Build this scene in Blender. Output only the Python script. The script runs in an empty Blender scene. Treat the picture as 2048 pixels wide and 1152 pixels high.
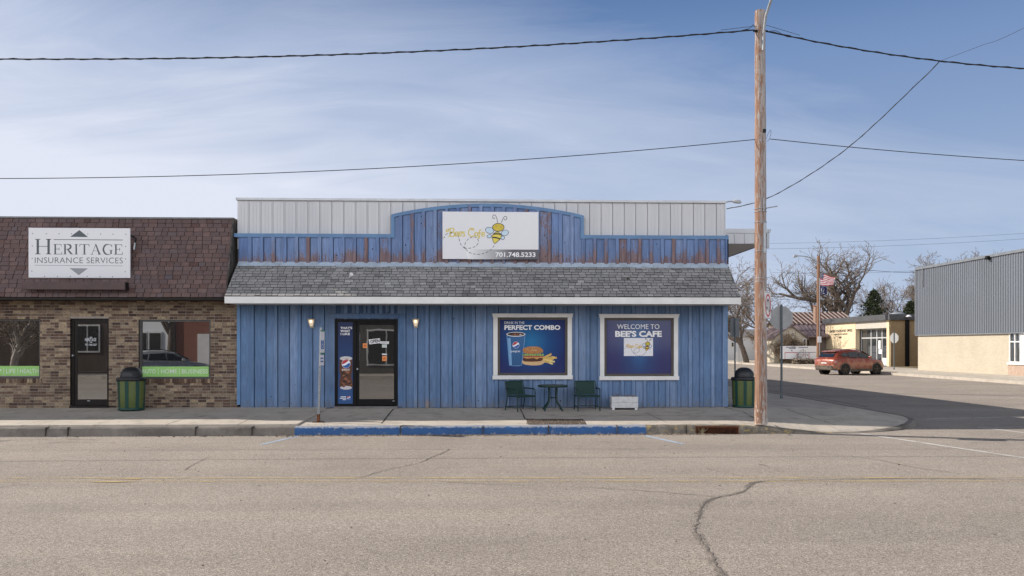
import bpy, bmesh, math, random
from mathutils import Vector, Matrix
R = math.radians
S = bpy.context.scene
COL = S.collection
# ------------------------------------------------------------ camera, sky, sun, exposure
FPX, CX, HY, YAW = 1593.0, 1024.0, 691.0, R(2.014)
CAM = Vector((0, -21, 1.645))
cd = bpy.data.cameras.new("camera"); cam = bpy.data.objects.new("camera", cd); COL.objects.link(cam)
cd.sensor_width = 36; cd.lens = 36 * FPX / 2048; cd.shift_y = (HY - 576) / 2048
cd.clip_start = .1; cd.clip_end = 3000
cam.location = CAM; cam.rotation_euler = (R(90), 0, -YAW); S.camera = cam
SUN = Vector((-1.41, .475, 1.0)).normalized()
EL = math.asin(SUN.z); AZ = math.atan2(SUN.x, SUN.y)
sl = bpy.data.lights.new("sun", 'SUN'); sun = bpy.data.objects.new("sun", sl); COL.objects.link(sun)
sl.energy = 4.3; sl.angle = R(.55); sl.color = (1, .93, .84)
sun.location = (-20, 6, 20); sun.rotation_euler = (-SUN).to_track_quat('-Z', 'Y').to_euler()
S.view_settings.view_transform = 'Standard'; S.view_settings.look = 'None'
S.view_settings.exposure = .57; S.view_settings.gamma = 1.0
W = bpy.data.worlds.new("World"); S.world = W; W.use_nodes = True

class NT:
    def __init__(s, tree): s.t = tree
    def n(s, kind, **kw):
        nd = s.t.nodes.new(kind)
        for k, v in kw.items():
            if k in ('inp',):
                for a, b in v.items(): nd.inputs[a].default_value = b
            else: setattr(nd, k, v)
        return nd
    def l(s, a, b): s.t.links.new(a, b)
    def math(s, op, a, b=None, c=None, clamp=False):
        nd = s.t.nodes.new('ShaderNodeMath'); nd.operation = op; nd.use_clamp = clamp
        for i, v in enumerate((a, b, c)):
            if v is None: continue
            if isinstance(v, (int, float)): nd.inputs[i].default_value = v
            else: s.l(v, nd.inputs[i])
        return nd.outputs[0]
    def ramp(s, fac, stops, interp='LINEAR'):
        nd = s.t.nodes.new('ShaderNodeValToRGB'); cr = nd.color_ramp; cr.interpolation = interp
        while len(cr.elements) < len(stops): cr.elements.new(.5)
        for e, (p, c) in zip(cr.elements, stops):
            e.position = p; e.color = (c[0], c[1], c[2], 1) if not isinstance(c, (int, float)) else (c, c, c, 1)
        s.l(fac, nd.inputs[0]); return nd.outputs[0]
    def mix(s, fac, a, b, blend='MIX'):
        nd = s.t.nodes.new('ShaderNodeMix'); nd.data_type = 'RGBA'; nd.blend_type = blend
        for sock, v in ((nd.inputs[0], fac), (nd.inputs[6], a), (nd.inputs[7], b)):
            if isinstance(v, (int, float)): sock.default_value = v
            elif isinstance(v, (tuple, list)): sock.default_value = (v[0], v[1], v[2], 1)
            else: s.l(v, sock)
        return nd.outputs[2]
    def noise(s, vec, scale, detail=3, rough=.55, dist=0):
        nd = s.t.nodes.new('ShaderNodeTexNoise')
        nd.inputs['Scale'].default_value = scale; nd.inputs['Detail'].default_value = detail
        nd.inputs['Roughness'].default_value = rough; nd.inputs['Distortion'].default_value = dist
        s.l(vec, nd.inputs['Vector']); return nd.outputs['Fac']
    def mapping(s, vec, scale=(1, 1, 1), loc=(0, 0, 0), rot=(0, 0, 0)):
        nd = s.t.nodes.new('ShaderNodeMapping')
        nd.inputs['Scale'].default_value = scale; nd.inputs['Location'].default_value = loc; nd.inputs['Rotation'].default_value = rot
        s.l(vec, nd.inputs['Vector']); return nd.outputs[0]

# sky: physical sky with thin high cloud
g = NT(W.node_tree); bg = W.node_tree.nodes['Background']
sk = g.n('ShaderNodeTexSky', sky_type='NISHITA', sun_disc=False, sun_elevation=EL, sun_rotation=AZ, air_density=1.0, dust_density=.8, ozone_density=1.6, altitude=500)
tc = g.n('ShaderNodeTexCoord'); sp = g.n('ShaderNodeSeparateXYZ'); g.l(tc.outputs['Generated'], sp.inputs[0])
zz = g.math('ADD', g.math('MAXIMUM', sp.outputs[2], 0.0), .30)
cb = g.n('ShaderNodeCombineXYZ')
g.l(g.math('DIVIDE', sp.outputs[0], zz), cb.inputs[0]); g.l(g.math('DIVIDE', sp.outputs[1], zz), cb.inputs[1])
v1 = g.mapping(cb.outputs[0], (.75, .9, 1), (1.30, .4, 0), (0, 0, R(-20)))
n1 = g.noise(v1, .9, 4, .5, .4)
v2 = g.mapping(cb.outputs[0], (.7, 2.6, 1), (.2, .7, 0), (0, 0, R(12)))
n2 = g.noise(v2, 1.9, 9, .66, 1.3)
cl = g.math('ADD', g.math('MULTIPLY', n1, .76), g.math('MULTIPLY', n2, .25))
cl = g.math('ADD', cl, g.math('MULTIPLY', sp.outputs[0], -.54))       # thicker veil of cloud towards the west
cl = g.math('ADD', cl, g.math('MULTIPLY', sp.outputs[2], -.62))
cm = g.ramp(cl, [(.13, 0.0), (.38, .44), (.57, 1.0)])
blue = g.mix(.85, sk.outputs[0], (.70, 1.42, 3.1))
hz = g.ramp(sp.outputs[2], [(0.0, .95), (.12, .70), (.26, .32), (.42, 0.0)])
front = g.mix(hz, blue, (3.3, 4.0, 5.2))
front = g.mix(cm, front, (5.1, 5.4, 6.2))
front = g.mix(1.0, front, g.ramp(sp.outputs[2], [(.34, 1.0), (.72, .20)]), 'MULTIPLY')      # deep blue overhead
# unseen glow added low in the south, behind the viewpoint, to light the facade
k = g.math('MULTIPLY', sp.outputs[1], -1.0)
kr = g.math('MULTIPLY', g.ramp(k, [(0.05, 0.0), (.75, 1.0)]), g.ramp(sp.outputs[2], [(0.0, .5), (.2, 1.0), (.45, 1.0), (.70, 0.0)]))
skyc = g.mix(kr, front, (15.6, 16.0, 17.2))
g.l(skyc, bg.inputs[0]); bg.inputs[1].default_value = .10

# ------------------------------------------------------------ projection helpers: a pixel of the photo onto a real plane
def ray(px, py):
    u = (px - CX) / FPX; v = (HY - py) / FPX; sa, ca = math.sin(YAW), math.cos(YAW)
    return Vector((sa + u * ca, ca - u * sa, v))
def onY(px, py, Y): d = ray(px, py); return CAM + d * ((Y - CAM.y) / d.y)
def onX(px, py, X): d = ray(px, py); return CAM + d * ((X - CAM.x) / d.x)
def onZ(px, py, Z): d = ray(px, py); return CAM + d * ((Z - CAM.z) / d.z)
SLOPE = .039; ROADZ = -.315
def swz(y): return -SLOPE * max(0.0, -y)
def onSW(px, py):
    z = 0.0
    for _ in range(12): z = swz(onZ(px, py, z).y)
    return onZ(px, py, z)

# ------------------------------------------------------------ materials
def principled(name):
    m = bpy.data.materials.new(name); m.use_nodes = True
    t = NT(m.node_tree); return m, t, m.node_tree.nodes['Principled BSDF']
def setp(p, rough=.7, spec=.3, metal=0, coat=0):
    p.inputs['Roughness'].default_value = rough; p.inputs['Specular IOR Level'].default_value = spec
    p.inputs['Metallic'].default_value = metal; p.inputs['Coat Weight'].default_value = coat; p.inputs['Coat Roughness'].default_value = .05
def bump(t, p, h, strength=.3, dist=.01):
    b = t.n('ShaderNodeBump', inp={'Strength': strength, 'Distance': dist}); t.l(h, b.inputs['Height']); t.l(b.outputs[0], p.inputs['Normal'])
def M(name, c1, c2=None, scale=6, rough=.7, spec=.3, metal=0, coat=0, stretch=(1, 1, 1), bmp=0, bscale=60, lo=.35, hi=.65, speck=None):
    m, t, p = principled(name); setp(p, rough, spec, metal, coat)
    tc = t.n('ShaderNodeTexCoord'); v = t.mapping(tc.outputs['Object'], stretch)
    if c2 is None: c2 = tuple(x * .82 for x in c1)
    col = t.ramp(t.noise(v, scale, 5), [(lo, c1), (hi, c2)])
    if speck:
        sn = t.noise(v, speck[0], 2); col = t.mix(t.ramp(sn, [(speck[2], 0.0), (speck[2] + .05, 1.0)]), col, speck[1])
    t.l(col, p.inputs['Base Color'])
    if bmp: bump(t, p, t.noise(v, bscale, 4), bmp, .008)
    return m
def MA(name, cols, rough=.85, spec=.2, nz=.25, nscale=60, bmp=.2, bscale=150, stretch=(1, 1, 1)):
    """one real colour per piece (shingle, brick), from the piece's own random number"""
    m, t, p = principled(name); setp(p, rough, spec)
    at = t.n('ShaderNodeAttribute', attribute_name='rnd')
    col = t.ramp(at.outputs['Fac'], [(i / (len(cols) - 1), c) for i, c in enumerate(cols)])
    tc = t.n('ShaderNodeTexCoord'); v = t.mapping(tc.outputs['Object'], stretch)
    nn = t.noise(v, nscale, 4)
    col = t.mix(1.0, col, t.ramp(nn, [(.3, 1 - nz), (.7, 1 + nz)]), 'MULTIPLY')
    big = t.noise(v, .9, 4); col = t.mix(1.0, col, t.ramp(big, [(.3, .82), (.7, 1.12)]), 'MULTIPLY')
    t.l(col, p.inputs['Base Color']); bump(t, p, t.noise(v, bscale, 3), bmp, .006)
    return m
def M_glass(name, tint=(.012, .013, .014), refl=.2, rough=.004, wave=.0):
    m, t, p = principled(name); setp(p, .12, .5)
    p.inputs['Base Color'].default_value = (*tint, 1)
    gl = t.n('ShaderNodeBsdfGlossy', inp={'Roughness': rough, 'Color': (.95, .97, 1, 1)})
    lw = t.n('ShaderNodeLayerWeight', inp={'Blend': .35})
    f = t.math('ADD', t.math('MULTIPLY', lw.outputs['Fresnel'], .5), refl, clamp=True)
    mx = t.n('ShaderNodeMixShader'); t.l(f, mx.inputs[0]); t.l(p.outputs[0], mx.inputs[1]); t.l(gl.outputs[0], mx.inputs[2])
    if wave:
        tc = t.n('ShaderNodeTexCoord'); nz = t.noise(tc.outputs['Object'], 1.6, 2)
        b = t.n('ShaderNodeBump', inp={'Strength': wave, 'Distance': .02}); t.l(nz, b.inputs['Height']); t.l(b.outputs[0], gl.inputs['Normal'])
    t.l(mx.outputs[0], m.node_tree.nodes['Material Output'].inputs[0]); return m
def M_emit(name, c, s):
    m, t, p = principled(name); p.inputs['Base Color'].default_value = (*c, 1)
    p.inputs['Emission Color'].default_value = (*c, 1); p.inputs['Emission Strength'].default_value = s; return m
def P(name, c, rough=.5, spec=.4): return M(name, c, tuple(x * .93 for x in c), 9, rough, spec)

def mk_asphalt():
    m, t, p = principled('chip_seal_asphalt'); setp(p, .92, .2)
    tc = t.n('ShaderNodeTexCoord'); v = tc.outputs['Object']
    vo = t.n('ShaderNodeTexVoronoi', inp={'Scale': 92.0, 'Randomness': 1.0}); t.l(v, vo.inputs['Vector'])
    sp = t.n('ShaderNodeSeparateColor'); t.l(vo.outputs['Color'], sp.inputs[0])
    col = t.ramp(sp.outputs[0], [(0, (.155, .135, .115)), (.3, (.255, .222, .192)), (.62, (.325, .284, .246)), (.88, (.385, .337, .292)), (1, (.50, .445, .39))])
    fine = t.noise(v, 170, 2, .7)
    col = t.mix(1.0, col, t.ramp(fine, [(.32, .68), (.68, 1.3)]), 'MULTIPLY')
    big = t.noise(t.mapping(v, (.25, 1.0, 1)), .55, 5, .6)
    col = t.mix(1.0, col, t.ramp(big, [(.3, .90), (.7, 1.08)]), 'MULTIPLY')
    mot = t.noise(v, .28, 6, .62); col = t.mix(1.0, col, t.ramp(mot, [(.28, (.86, .86, .87)), (.5, (1, 1, 1)), (.72, (1.09, 1.08, 1.07))]), 'MULTIPLY')
    oil = t.noise(v, 1.7, 3, .5); col = t.mix(t.ramp(oil, [(.70, 0.0), (.80, .35)]), col, (.11, .10, .092))
    lane = t.noise(t.mapping(v, (.015, 1.3, 1)), 1.0, 3, .6)
    col = t.mix(1.0, col, t.ramp(lane, [(.3, (.95, .95, .96)), (.7, (1.04, 1.03, 1.02))]), 'MULTIPLY')
    t.l(col, p.inputs['Base Color']); bump(t, p, vo.outputs['Distance'], .5, .008); return m
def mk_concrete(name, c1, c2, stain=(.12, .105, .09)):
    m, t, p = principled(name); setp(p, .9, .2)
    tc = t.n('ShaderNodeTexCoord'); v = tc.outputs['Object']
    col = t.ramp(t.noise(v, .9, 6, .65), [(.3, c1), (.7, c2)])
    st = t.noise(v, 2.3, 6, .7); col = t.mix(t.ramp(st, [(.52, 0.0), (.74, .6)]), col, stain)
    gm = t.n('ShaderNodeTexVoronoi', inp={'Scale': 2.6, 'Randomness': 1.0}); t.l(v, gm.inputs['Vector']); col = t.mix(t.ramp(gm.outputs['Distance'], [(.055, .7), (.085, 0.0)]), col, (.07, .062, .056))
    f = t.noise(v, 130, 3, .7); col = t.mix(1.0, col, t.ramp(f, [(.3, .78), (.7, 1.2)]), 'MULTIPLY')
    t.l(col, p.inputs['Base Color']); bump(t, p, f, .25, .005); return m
def mk_paintwood(name, paints, wood, amount, zlo=None, zhi=None):
    """painted boards; paint flaked to bare wood by the board's own 'wear' number, grain noise and height"""
    m, t, p = principled(name); setp(p, .72, .25)
    tc = t.n('ShaderNodeTexCoord'); v = tc.outputs['Object']
    at = t.n('ShaderNodeAttribute', attribute_name='rnd'); aw = t.n('ShaderNodeAttribute', attribute_name='wear')
    col = t.ramp(at.outputs['Fac'], [(i / (len(paints) - 1), c) for i, c in enumerate(paints)])
    streak = t.noise(t.mapping(v, (9, 9, .8)), 3.0, 5, .65)
    col = t.mix(1.0, col, t.ramp(streak, [(.3, .74), (.7, 1.2)]), 'MULTIPLY')
    big = t.noise(v, 1.1, 4); col = t.mix(1.0, col, t.ramp(big, [(.3, .86), (.7, 1.12)]), 'MULTIPLY')
    g1 = t.noise(t.mapping(v, (14, 14, 1.6)), 2.4, 7, .72); g2 = t.noise(v, 26, 4, .7)
    k = t.math('ADD', t.math('MULTIPLY', g1, .75), t.math('MULTIPLY', g2, .35))
    k = t.math('ADD', k, t.math('MULTIPLY', aw.outputs['Fac'], .30))
    if zlo is not None:
        sz = t.n('ShaderNodeSeparateXYZ'); t.l(v, sz.inputs[0])
        mr = t.n('ShaderNodeMapRange', inp={1: zlo, 2: zhi, 3: .22, 4: 0.0}); t.l(sz.outputs[2], mr.inputs[0]); k = t.math('ADD', k, mr.outputs[0])
    mk = t.ramp(k, [(amount, 0.0), (amount + .09, .92)])
    wd = t.ramp(streak, [(.3, wood[0]), (.7, wood[1])])
    if zlo == 0.0:
        dm = t.n('ShaderNodeMapRange', inp={1: 0.0, 2: .42, 3: .34, 4: 0.0}); t.l(sz.outputs[2], dm.inputs[0])
        dk = t.math('ADD', t.noise(t.mapping(v, (2.2, 2.2, 1.2)), 3, 6, .7), dm.outputs[0]); col = t.mix(t.ramp(dk, [(.62, 0.0), (.92, .6)]), col, (.15, .14, .13))
        fade = t.noise(t.mapping(v, (.7, .7, .35)), 1.0, 4, .6); col = t.mix(t.ramp(fade, [(.48, 0.0), (.72, .32)]), col, (.21, .26, .34))
    t.l(t.mix(mk, col, wd), p.inputs['Base Color']); bump(t, p, g1, .35, .004); return m
def mk_brick(name, cols, mortar, axis='x', sc=1.0):
    m, t, p = principled(name); setp(p, .88, .2)
    tc = t.n('ShaderNodeTexCoord'); s3 = t.n('ShaderNodeSeparateXYZ'); t.l(tc.outputs['Object'], s3.inputs[0])
    c3 = t.n('ShaderNodeCombineXYZ'); t.l(s3.outputs[0 if axis == 'x' else 1], c3.inputs[0]); t.l(s3.outputs[2], c3.inputs[1])
    b = t.n('ShaderNodeTexBrick', inp={'Scale': 1.0, 'Mortar Size': .008, 'Mortar Smooth': .2, 'Bias': 0.0, 'Brick Width': .21 * sc, 'Row Height': .075 * sc})
    b.inputs['Color1'].default_value = (*cols[0], 1); b.inputs['Color2'].default_value = (*cols[1], 1); b.inputs['Mortar'].default_value = (*mortar, 1)
    t.l(c3.outputs[0], b.inputs['Vector'])
    n = t.noise(tc.outputs['Object'], .8, 4); col = t.mix(1.0, b.outputs['Color'], t.ramp(n, [(.3, .93), (.7, 1.05)]), 'MULTIPLY')
    t.l(col, p.inputs['Base Color']); bump(t, p, b.outputs['Fac'], -.4, .01); return m
def mk_poster(name, cen, rad, cin, cmid, cout):
    """printed film: teal in the middle of the print running to violet at its edges"""
    m, t, p = principled(name); setp(p, .08, .45)
    tc = t.n('ShaderNodeTexCoord'); s3 = t.n('ShaderNodeSeparateXYZ'); t.l(tc.outputs['Object'], s3.inputs[0])
    dx = t.math('MULTIPLY', t.math('SUBTRACT', s3.outputs[0], cen[0]), 1 / rad[0]); dz = t.math('MULTIPLY', t.math('SUBTRACT', s3.outputs[2], cen[1]), 1 / rad[1])
    d = t.math('SQRT', t.math('ADD', t.math('MULTIPLY', dx, dx), t.math('MULTIPLY', dz, dz)))
    t.l(t.ramp(d, [(0, cin), (.5, cmid), (1, cout)]), p.inputs['Base Color']); return m
def mk_grad(name, axis, a, b, ca, cb, rough=.3):
    m, t, p = principled(name); setp(p, rough, .4)
    tc = t.n('ShaderNodeTexCoord'); s3 = t.n('ShaderNodeSeparateXYZ'); t.l(tc.outputs['Object'], s3.inputs[0])
    mr = t.n('ShaderNodeMapRange', inp={1: a, 2: b}); t.l(s3.outputs[axis], mr.inputs[0])
    t.l(t.ramp(mr.outputs[0], [(0, ca), (1, cb)]), p.inputs['Base Color']); return m

ASPH = mk_asphalt()
CONC = mk_concrete('sidewalk_concrete', (.40, .355, .30), (.50, .45, .385))
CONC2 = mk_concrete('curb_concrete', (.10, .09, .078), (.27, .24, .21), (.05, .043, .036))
EARTH = M('dry_grass_earth', (.23, .18, .11), (.15, .12, .07), .6, .95, .1, speck=(14, (.30, .25, .15), .6))
JOINT = M('joint_dirt', (.045, .04, .036), (.09, .08, .07), 8, .95, .1)
CRACK = M('crack_tar', (.12, .105, .095), (.20, .175, .155), 14, .85, .25)
BLUEW = mk_paintwood('blue_board_paint', [(.080, .145, .265), (.145, .225, .375), (.105, .185, .325), (.125, .20, .345), (.175, .255, .405)], ((.20, .15, .13), (.30, .25, .23)), .97, 0.0, .5)
BLUEF = mk_paintwood('weathered_blue_boards', [(.10, .16, .31), (.16, .235, .41), (.13, .20, .365), (.20, .27, .43)], ((.125, .07, .06), (.25, .17, .16)), .72, 3.86, 4.25)
TRIMB = M('blue_trim_paint', (.115, .225, .385), (.10, .19, .335), 4, .55, .35)
WHITEM = M('white_rib_metal', (.55, .555, .565), (.50, .505, .52), 1.2, .42, .4, stretch=(1, 1, .3))
WHITEP = M('white_paint', (.70, .695, .68), (.63, .625, .61), 3, .55, .35)
SOFF = M('soffit_vinyl', (.55, .54, .52), (.5, .49, .47), 3, .6, .3)
FLASH = M('pale_flashing', (.40, .48, .57), (.30, .35, .40), 5, .5, .4, speck=(16, (.22, .14, .11), .66))
SHING = MA('grey_shingles', [(.19, .185, .178), (.275, .268, .258), (.34, .33, .318), (.24, .234, .225), (.41, .397, .38)], nz=.3)
SHINGB = MA('brown_shingles', [(.098, .060, .054), (.136, .090, .080), (.115, .082, .082), (.158, .105, .094), (.11, .092, .10)], nz=.28)
BRK = MA('mixed_brown_brick', [(.06, .038, .030), (.13, .082, .058), (.105, .066, .048), (.23, .165, .11), (.33, .255, .165), (.155, .108, .078), (.27, .21, .145)], nz=.35, nscale=28, bmp=.5, bscale=60)
MORT = M('mortar', (.34, .31, .275), (.25, .225, .2), 20, .95, .1)
DKBR = M('dark_bronze', (.018, .014, .012), (.013, .010, .009), 8, .5, .2)
SASH = M('taupe_sash', (.085, .072, .060), (.07, .06, .05), 8, .5, .3)
BLKM = M('black_metal', (.006, .006, .0065), (.004, .004, .0045), 8, .5, .18)
GLASSD = M_glass('dark_window_glass', (.012, .011, .010), .34)
DKPANE = M('unlit_pane', (.012, .013, .014), None, 3, .5, .2)
GLASSK = M_glass('cafe_door_glass', (.02, .02, .019), .24, .004, .02)
GLASSF = M_glass('far_window_glass', (.03, .035, .04), .12)
GREENB = M('lime_banner', (.30, .56, .17), (.27, .52, .15), 3, .5, .3)
WLET = P('white_lettering', (.80, .80, .80)); SLATE = P('slate_ink', (.085, .10, .115)); BLACKI = P('black_ink', (.012, .012, .014))
SIGNW = M('sign_white', (.70, .70, .72), (.685, .685, .70), 1.5, .4, .4)
GALV = M('galvanised_steel', (.36, .38, .40), (.27, .29, .31), 18, .45, .5, .4)
RUST = M('rusty_steel', (.16, .065, .03), (.07, .03, .018), 12, .9, .2)
WOODP = None
DGREEN = M('dark_green_paint', (.006, .055, .042), (.005, .042, .032), 12, .4, .45)
BLKPL = M('black_plastic', (.012, .013, .016), (.018, .019, .022), 8, .45, .4)
WIRE = M('black_cable', (.012, .012, .013), (.02, .02, .02), 5, .6, .3)
BARK = M('grey_bark', (.155, .125, .105), (.085, .068, .056), 9, .95, .1, stretch=(1, 1, .3), bmp=.5, bscale=14)
TWIG = M('bare_twig', (.20, .16, .13), (.13, .10, .08), 4, .95, .1)
BUD = M('dry_bud', (.30, .235, .17), (.21, .165, .12), 2, .9, .1)
NEEDLE = M('evergreen_needles', (.035, .05, .025), (.055, .065, .035), 2, .9, .1)

# ------------------------------------------------------------ mesh builder
ORG = {}
class MB:
    def __init__(s): s.v = []; s.f = []; s.r = []; s.w = []; s.m = []; s.sm = []
    def face(s, pts, r=0., w=0., m=0, sm=False):
        b = len(s.v); s.v.extend([tuple(p) for p in pts]); s.f.append(tuple(range(b, b + len(pts)))); s.r.append(r); s.w.append(w); s.m.append(m); s.sm.append(sm)
    def add(s, verts, faces, r=0., w=0., m=0, sm=False):
        b = len(s.v); s.v.extend([tuple(p) for p in verts])
        for f in faces: s.f.append(tuple(i + b for i in f)); s.r.append(r); s.w.append(w); s.m.append(m); s.sm.append(sm)
    def box(s, x0, x1, y0, y1, z0, z1, r=0., w=0., m=0):
        v = [(x0, y0, z0), (x1, y0, z0), (x1, y1, z0), (x0, y1, z0), (x0, y0, z1), (x1, y0, z1), (x1, y1, z1), (x0, y1, z1)]
        s.add(v, [(0, 3, 2, 1), (4, 5, 6, 7), (0, 1, 5, 4), (1, 2, 6, 5), (2, 3, 7, 6), (3, 0, 4, 7)], r, w, m)
    def hexa(s, v, r=0., w=0., m=0):
        s.add(v, [(0, 3, 2, 1), (4, 5, 6, 7), (0, 1, 5, 4), (1, 2, 6, 5), (2, 3, 7, 6), (3, 0, 4, 7)], r, w, m)
    def obox(s, c, ax, ay, az, m=0, r=0.):
        c = Vector(c); ax, ay, az = Vector(ax), Vector(ay), Vector(az)
        s.hexa([c - ax - ay - az, c + ax - ay - az, c + ax + ay - az, c - ax + ay - az, c - ax - ay + az, c + ax - ay + az, c + ax + ay + az, c - ax + ay + az], r, 0, m)
    def tube(s, pts, rad, n=8, m=0, sm=True, cap=True):
        pts = [Vector(p) for p in pts]; k = len(pts)
        if not hasattr(rad, '__len__'): rad = [rad] * k
        vs = []; prev = None
        for i, p in enumerate(pts):
            d = (pts[min(i + 1, k - 1)] - pts[max(i - 1, 0)])
            d = d.normalized() if d.length > 1e-9 else Vector((0, 0, 1))
            if prev is None:
                a = d.orthogonal().normalized()
            else:
                a = prev - d * prev.dot(d); a = a.normalized() if a.length > 1e-6 else d.orthogonal().normalized()
            prev = a; b = d.cross(a)
            for j in range(n):
                t = 2 * math.pi * j / n; vs.append(p + (a * math.cos(t) + b * math.sin(t)) * rad[i])
        fs = [(i * n + j, i * n + (j + 1) % n, (i + 1) * n + (j + 1) % n, (i + 1) * n + j) for i in range(k - 1) for j in range(n)]
        s.add(vs, fs, 0, 0, m, sm)
        if cap:
            s.face(vs[:n][::-1], m=m); s.face(vs[-n:], m=m)
    def lathe(s, prof, c=(0, 0, 0), n=32, m=0, sm=True, a0=0, a1=2 * math.pi):
        full = abs(a1 - a0 - 2 * math.pi) < 1e-6; cols = n if full else n + 1; k = len(prof); vs = []
        for (r, z) in prof:
            for j in range(cols):
                t = a0 + (a1 - a0) * j / n; vs.append((c[0] + r * math.cos(t), c[1] + r * math.sin(t), c[2] + z))
        fs = []
        for i in range(k - 1):
            for j in range(n):
                j2 = (j + 1) % cols; fs.append((i * cols + j, i * cols + j2, (i + 1) * cols + j2, (i + 1) * cols + j))
        s.add(vs, fs, 0, 0, m, sm)
    def prism(s, poly, f0, f1, m=0, r=0., w=0.):
        """poly: 2-D points; f0/f1 map (a,b) to 3-D front and back"""
        n = len(poly); a = [f0(*p) for p in poly]; b = [f1(*p) for p in poly]
        s.face(a, r, w, m); s.face(b[::-1], r, w, m)
        for i in range(n): s.face([a[i], b[i], b[(i + 1) % n], a[(i + 1) % n]], r, w, m)
    def ribbon(s, pts, wd, f, m=0):
        """flat stroke of width wd through 2-D points, mapped to 3-D by f"""
        P2 = [Vector((p[0], p[1])) for p in pts]; k = len(P2)
        if not hasattr(wd, '__len__'): wd = [wd] * k
        L = []
        for i, p in enumerate(P2):
            d = P2[min(i + 1, k - 1)] - P2[max(i - 1, 0)]
            d = d.normalized() if d.length > 1e-9 else Vector((1, 0))
            nn = Vector((-d.y, d.x)) * wd[i] / 2; L.append((p + nn, p - nn))
        for i in range(k - 1):
            s.face([f(*L[i][0]), f(*L[i][1]), f(*L[i + 1][1]), f(*L[i + 1][0])], m=m)
    def text(s, body, rect, f, bold=0., m=0, fit=True, spacing=1.0):
        """lettering fitted to rect (a0, b0, a1, b1) with b up, mapped to 3-D by f"""
        c = bpy.data.curves.new('lettering', 'FONT'); c.body = body; c.offset = bold; c.resolution_u = 3; c.space_character = spacing
        o = bpy.data.objects.new('lettering', c); COL.objects.link(o)
        dg = bpy.context.evaluated_depsgraph_get(); ev = o.evaluated_get(dg); me = ev.to_mesh()
        vs = [tuple(v.co) for v in me.vertices]; fs = [tuple(p.vertices) for p in me.polygons]
        ev.to_mesh_clear(); bpy.data.objects.remove(o); bpy.data.curves.remove(c)
        x0 = min(v[0] for v in vs); x1 = max(v[0] for v in vs); y0 = min(v[1] for v in vs); y1 = max(v[1] for v in vs)
        a0, b0, a1, b1 = rect
        s.add([f(a0 + (v[0] - x0) / (x1 - x0) * (a1 - a0), b0 + (v[1] - y0) / (y1 - y0) * (b1 - b0)) for v in vs], fs, m=m)
    def build(s, name, mats, parent=None, local=False, bevel=0, smooth=None):
        if not isinstance(mats, (list, tuple)): mats = [mats]
        off = Vector((0, 0, 0))
        if parent is not None and not local: off = ORG[parent.name]
        me = bpy.data.meshes.new(name); me.from_pydata([tuple(Vector(v) - off) for v in s.v], [], s.f)
        for mm in mats: me.materials.append(mm)
        me.polygons.foreach_set('material_index', s.m); me.polygons.foreach_set('use_smooth', s.sm)
        for nm, arr in (('rnd', s.r), ('wear', s.w)):
            if any(arr):
                at = me.attributes.new(nm, 'FLOAT', 'FACE'); at.data.foreach_set('value', arr)
        me.update(); o = bpy.data.objects.new(name, me); COL.objects.link(o)
        if parent is not None: o.parent = parent; ORG[o.name] = ORG[parent.name]
        else: ORG[o.name] = Vector((0, 0, 0))
        if bevel:
            b = o.modifiers.new('bevel', 'BEVEL'); b.width = bevel; b.segments = 2; b.limit_method = 'ANGLE'
        return o
def tag(o, label, cat, group=None, kind=None):
    if label: o['label'] = label
    if cat: o['category'] = cat
    if group: o['group'] = group
    if kind: o['kind'] = kind
    return o
def thing(name, label, cat, loc=(0, 0, 0), rz=0, group=None):
    o = bpy.data.objects.new(name, None); COL.objects.link(o); o.location = loc; o.rotation_euler = (0, 0, rz); o.empty_display_size = .1
    ORG[o.name] = Vector(loc); return tag(o, label, cat, group)
def copy_tree(o, parent=None):
    c = o.copy(); COL.objects.link(c); ORG[c.name] = ORG[o.name]
    if parent: c.parent = parent
    for ch in list(o.children): copy_tree(ch, c)
    return c
def struct(o): o['kind'] = 'structure'; return o
def ell(cx, cy, rx, ry, n=28, a0=0, a1=360): return [(cx + rx * math.cos(R(a0 + (a1 - a0) * i / n)), cy + ry * math.sin(R(a0 + (a1 - a0) * i / n))) for i in range(n if abs(a1 - a0) == 360 else n + 1)]
def smooth2(pts, k=6):
    out = []; n = len(pts)
    for i in range(n - 1):
        p0, p1, p2, p3 = pts[max(i - 1, 0)], pts[i], pts[i + 1], pts[min(i + 2, n - 1)]
        for j in range(k):
            t = j / k; out.append(tuple(.5 * (2 * p1[c] + (p2[c] - p0[c]) * t + (2 * p0[c] - 5 * p1[c] + 4 * p2[c] - p3[c]) * t * t + (3 * p1[c] - p0[c] - 3 * p2[c] + p3[c]) * t ** 3) for c in range(len(p1))))
    out.append(tuple(pts[-1])); return out

# ------------------------------------------------------------ the setting: terrain, road, sidewalks, kerb
random.seed(4)
b = MB(); b.face([(-500, -500, -.62), (500, -500, -.62), (500, 900, -.62), (-500, 900, -.62)]); struct(b.build('terrain', EARTH))
XC, XR = 11.1, 27.0      # kerb lines of the side street
b = MB()
b.face([(-300, -26, ROADZ), (300, -26, ROADZ), (300, .5, ROADZ), (-300, .5, ROADZ)])
b.face([(10.9, .5, ROADZ), (XR + .2, .5, ROADZ), (XR + .2, 300, ROADZ), (10.9, 300, ROADZ)])
struct(b.build('road', ASPH))

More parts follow.
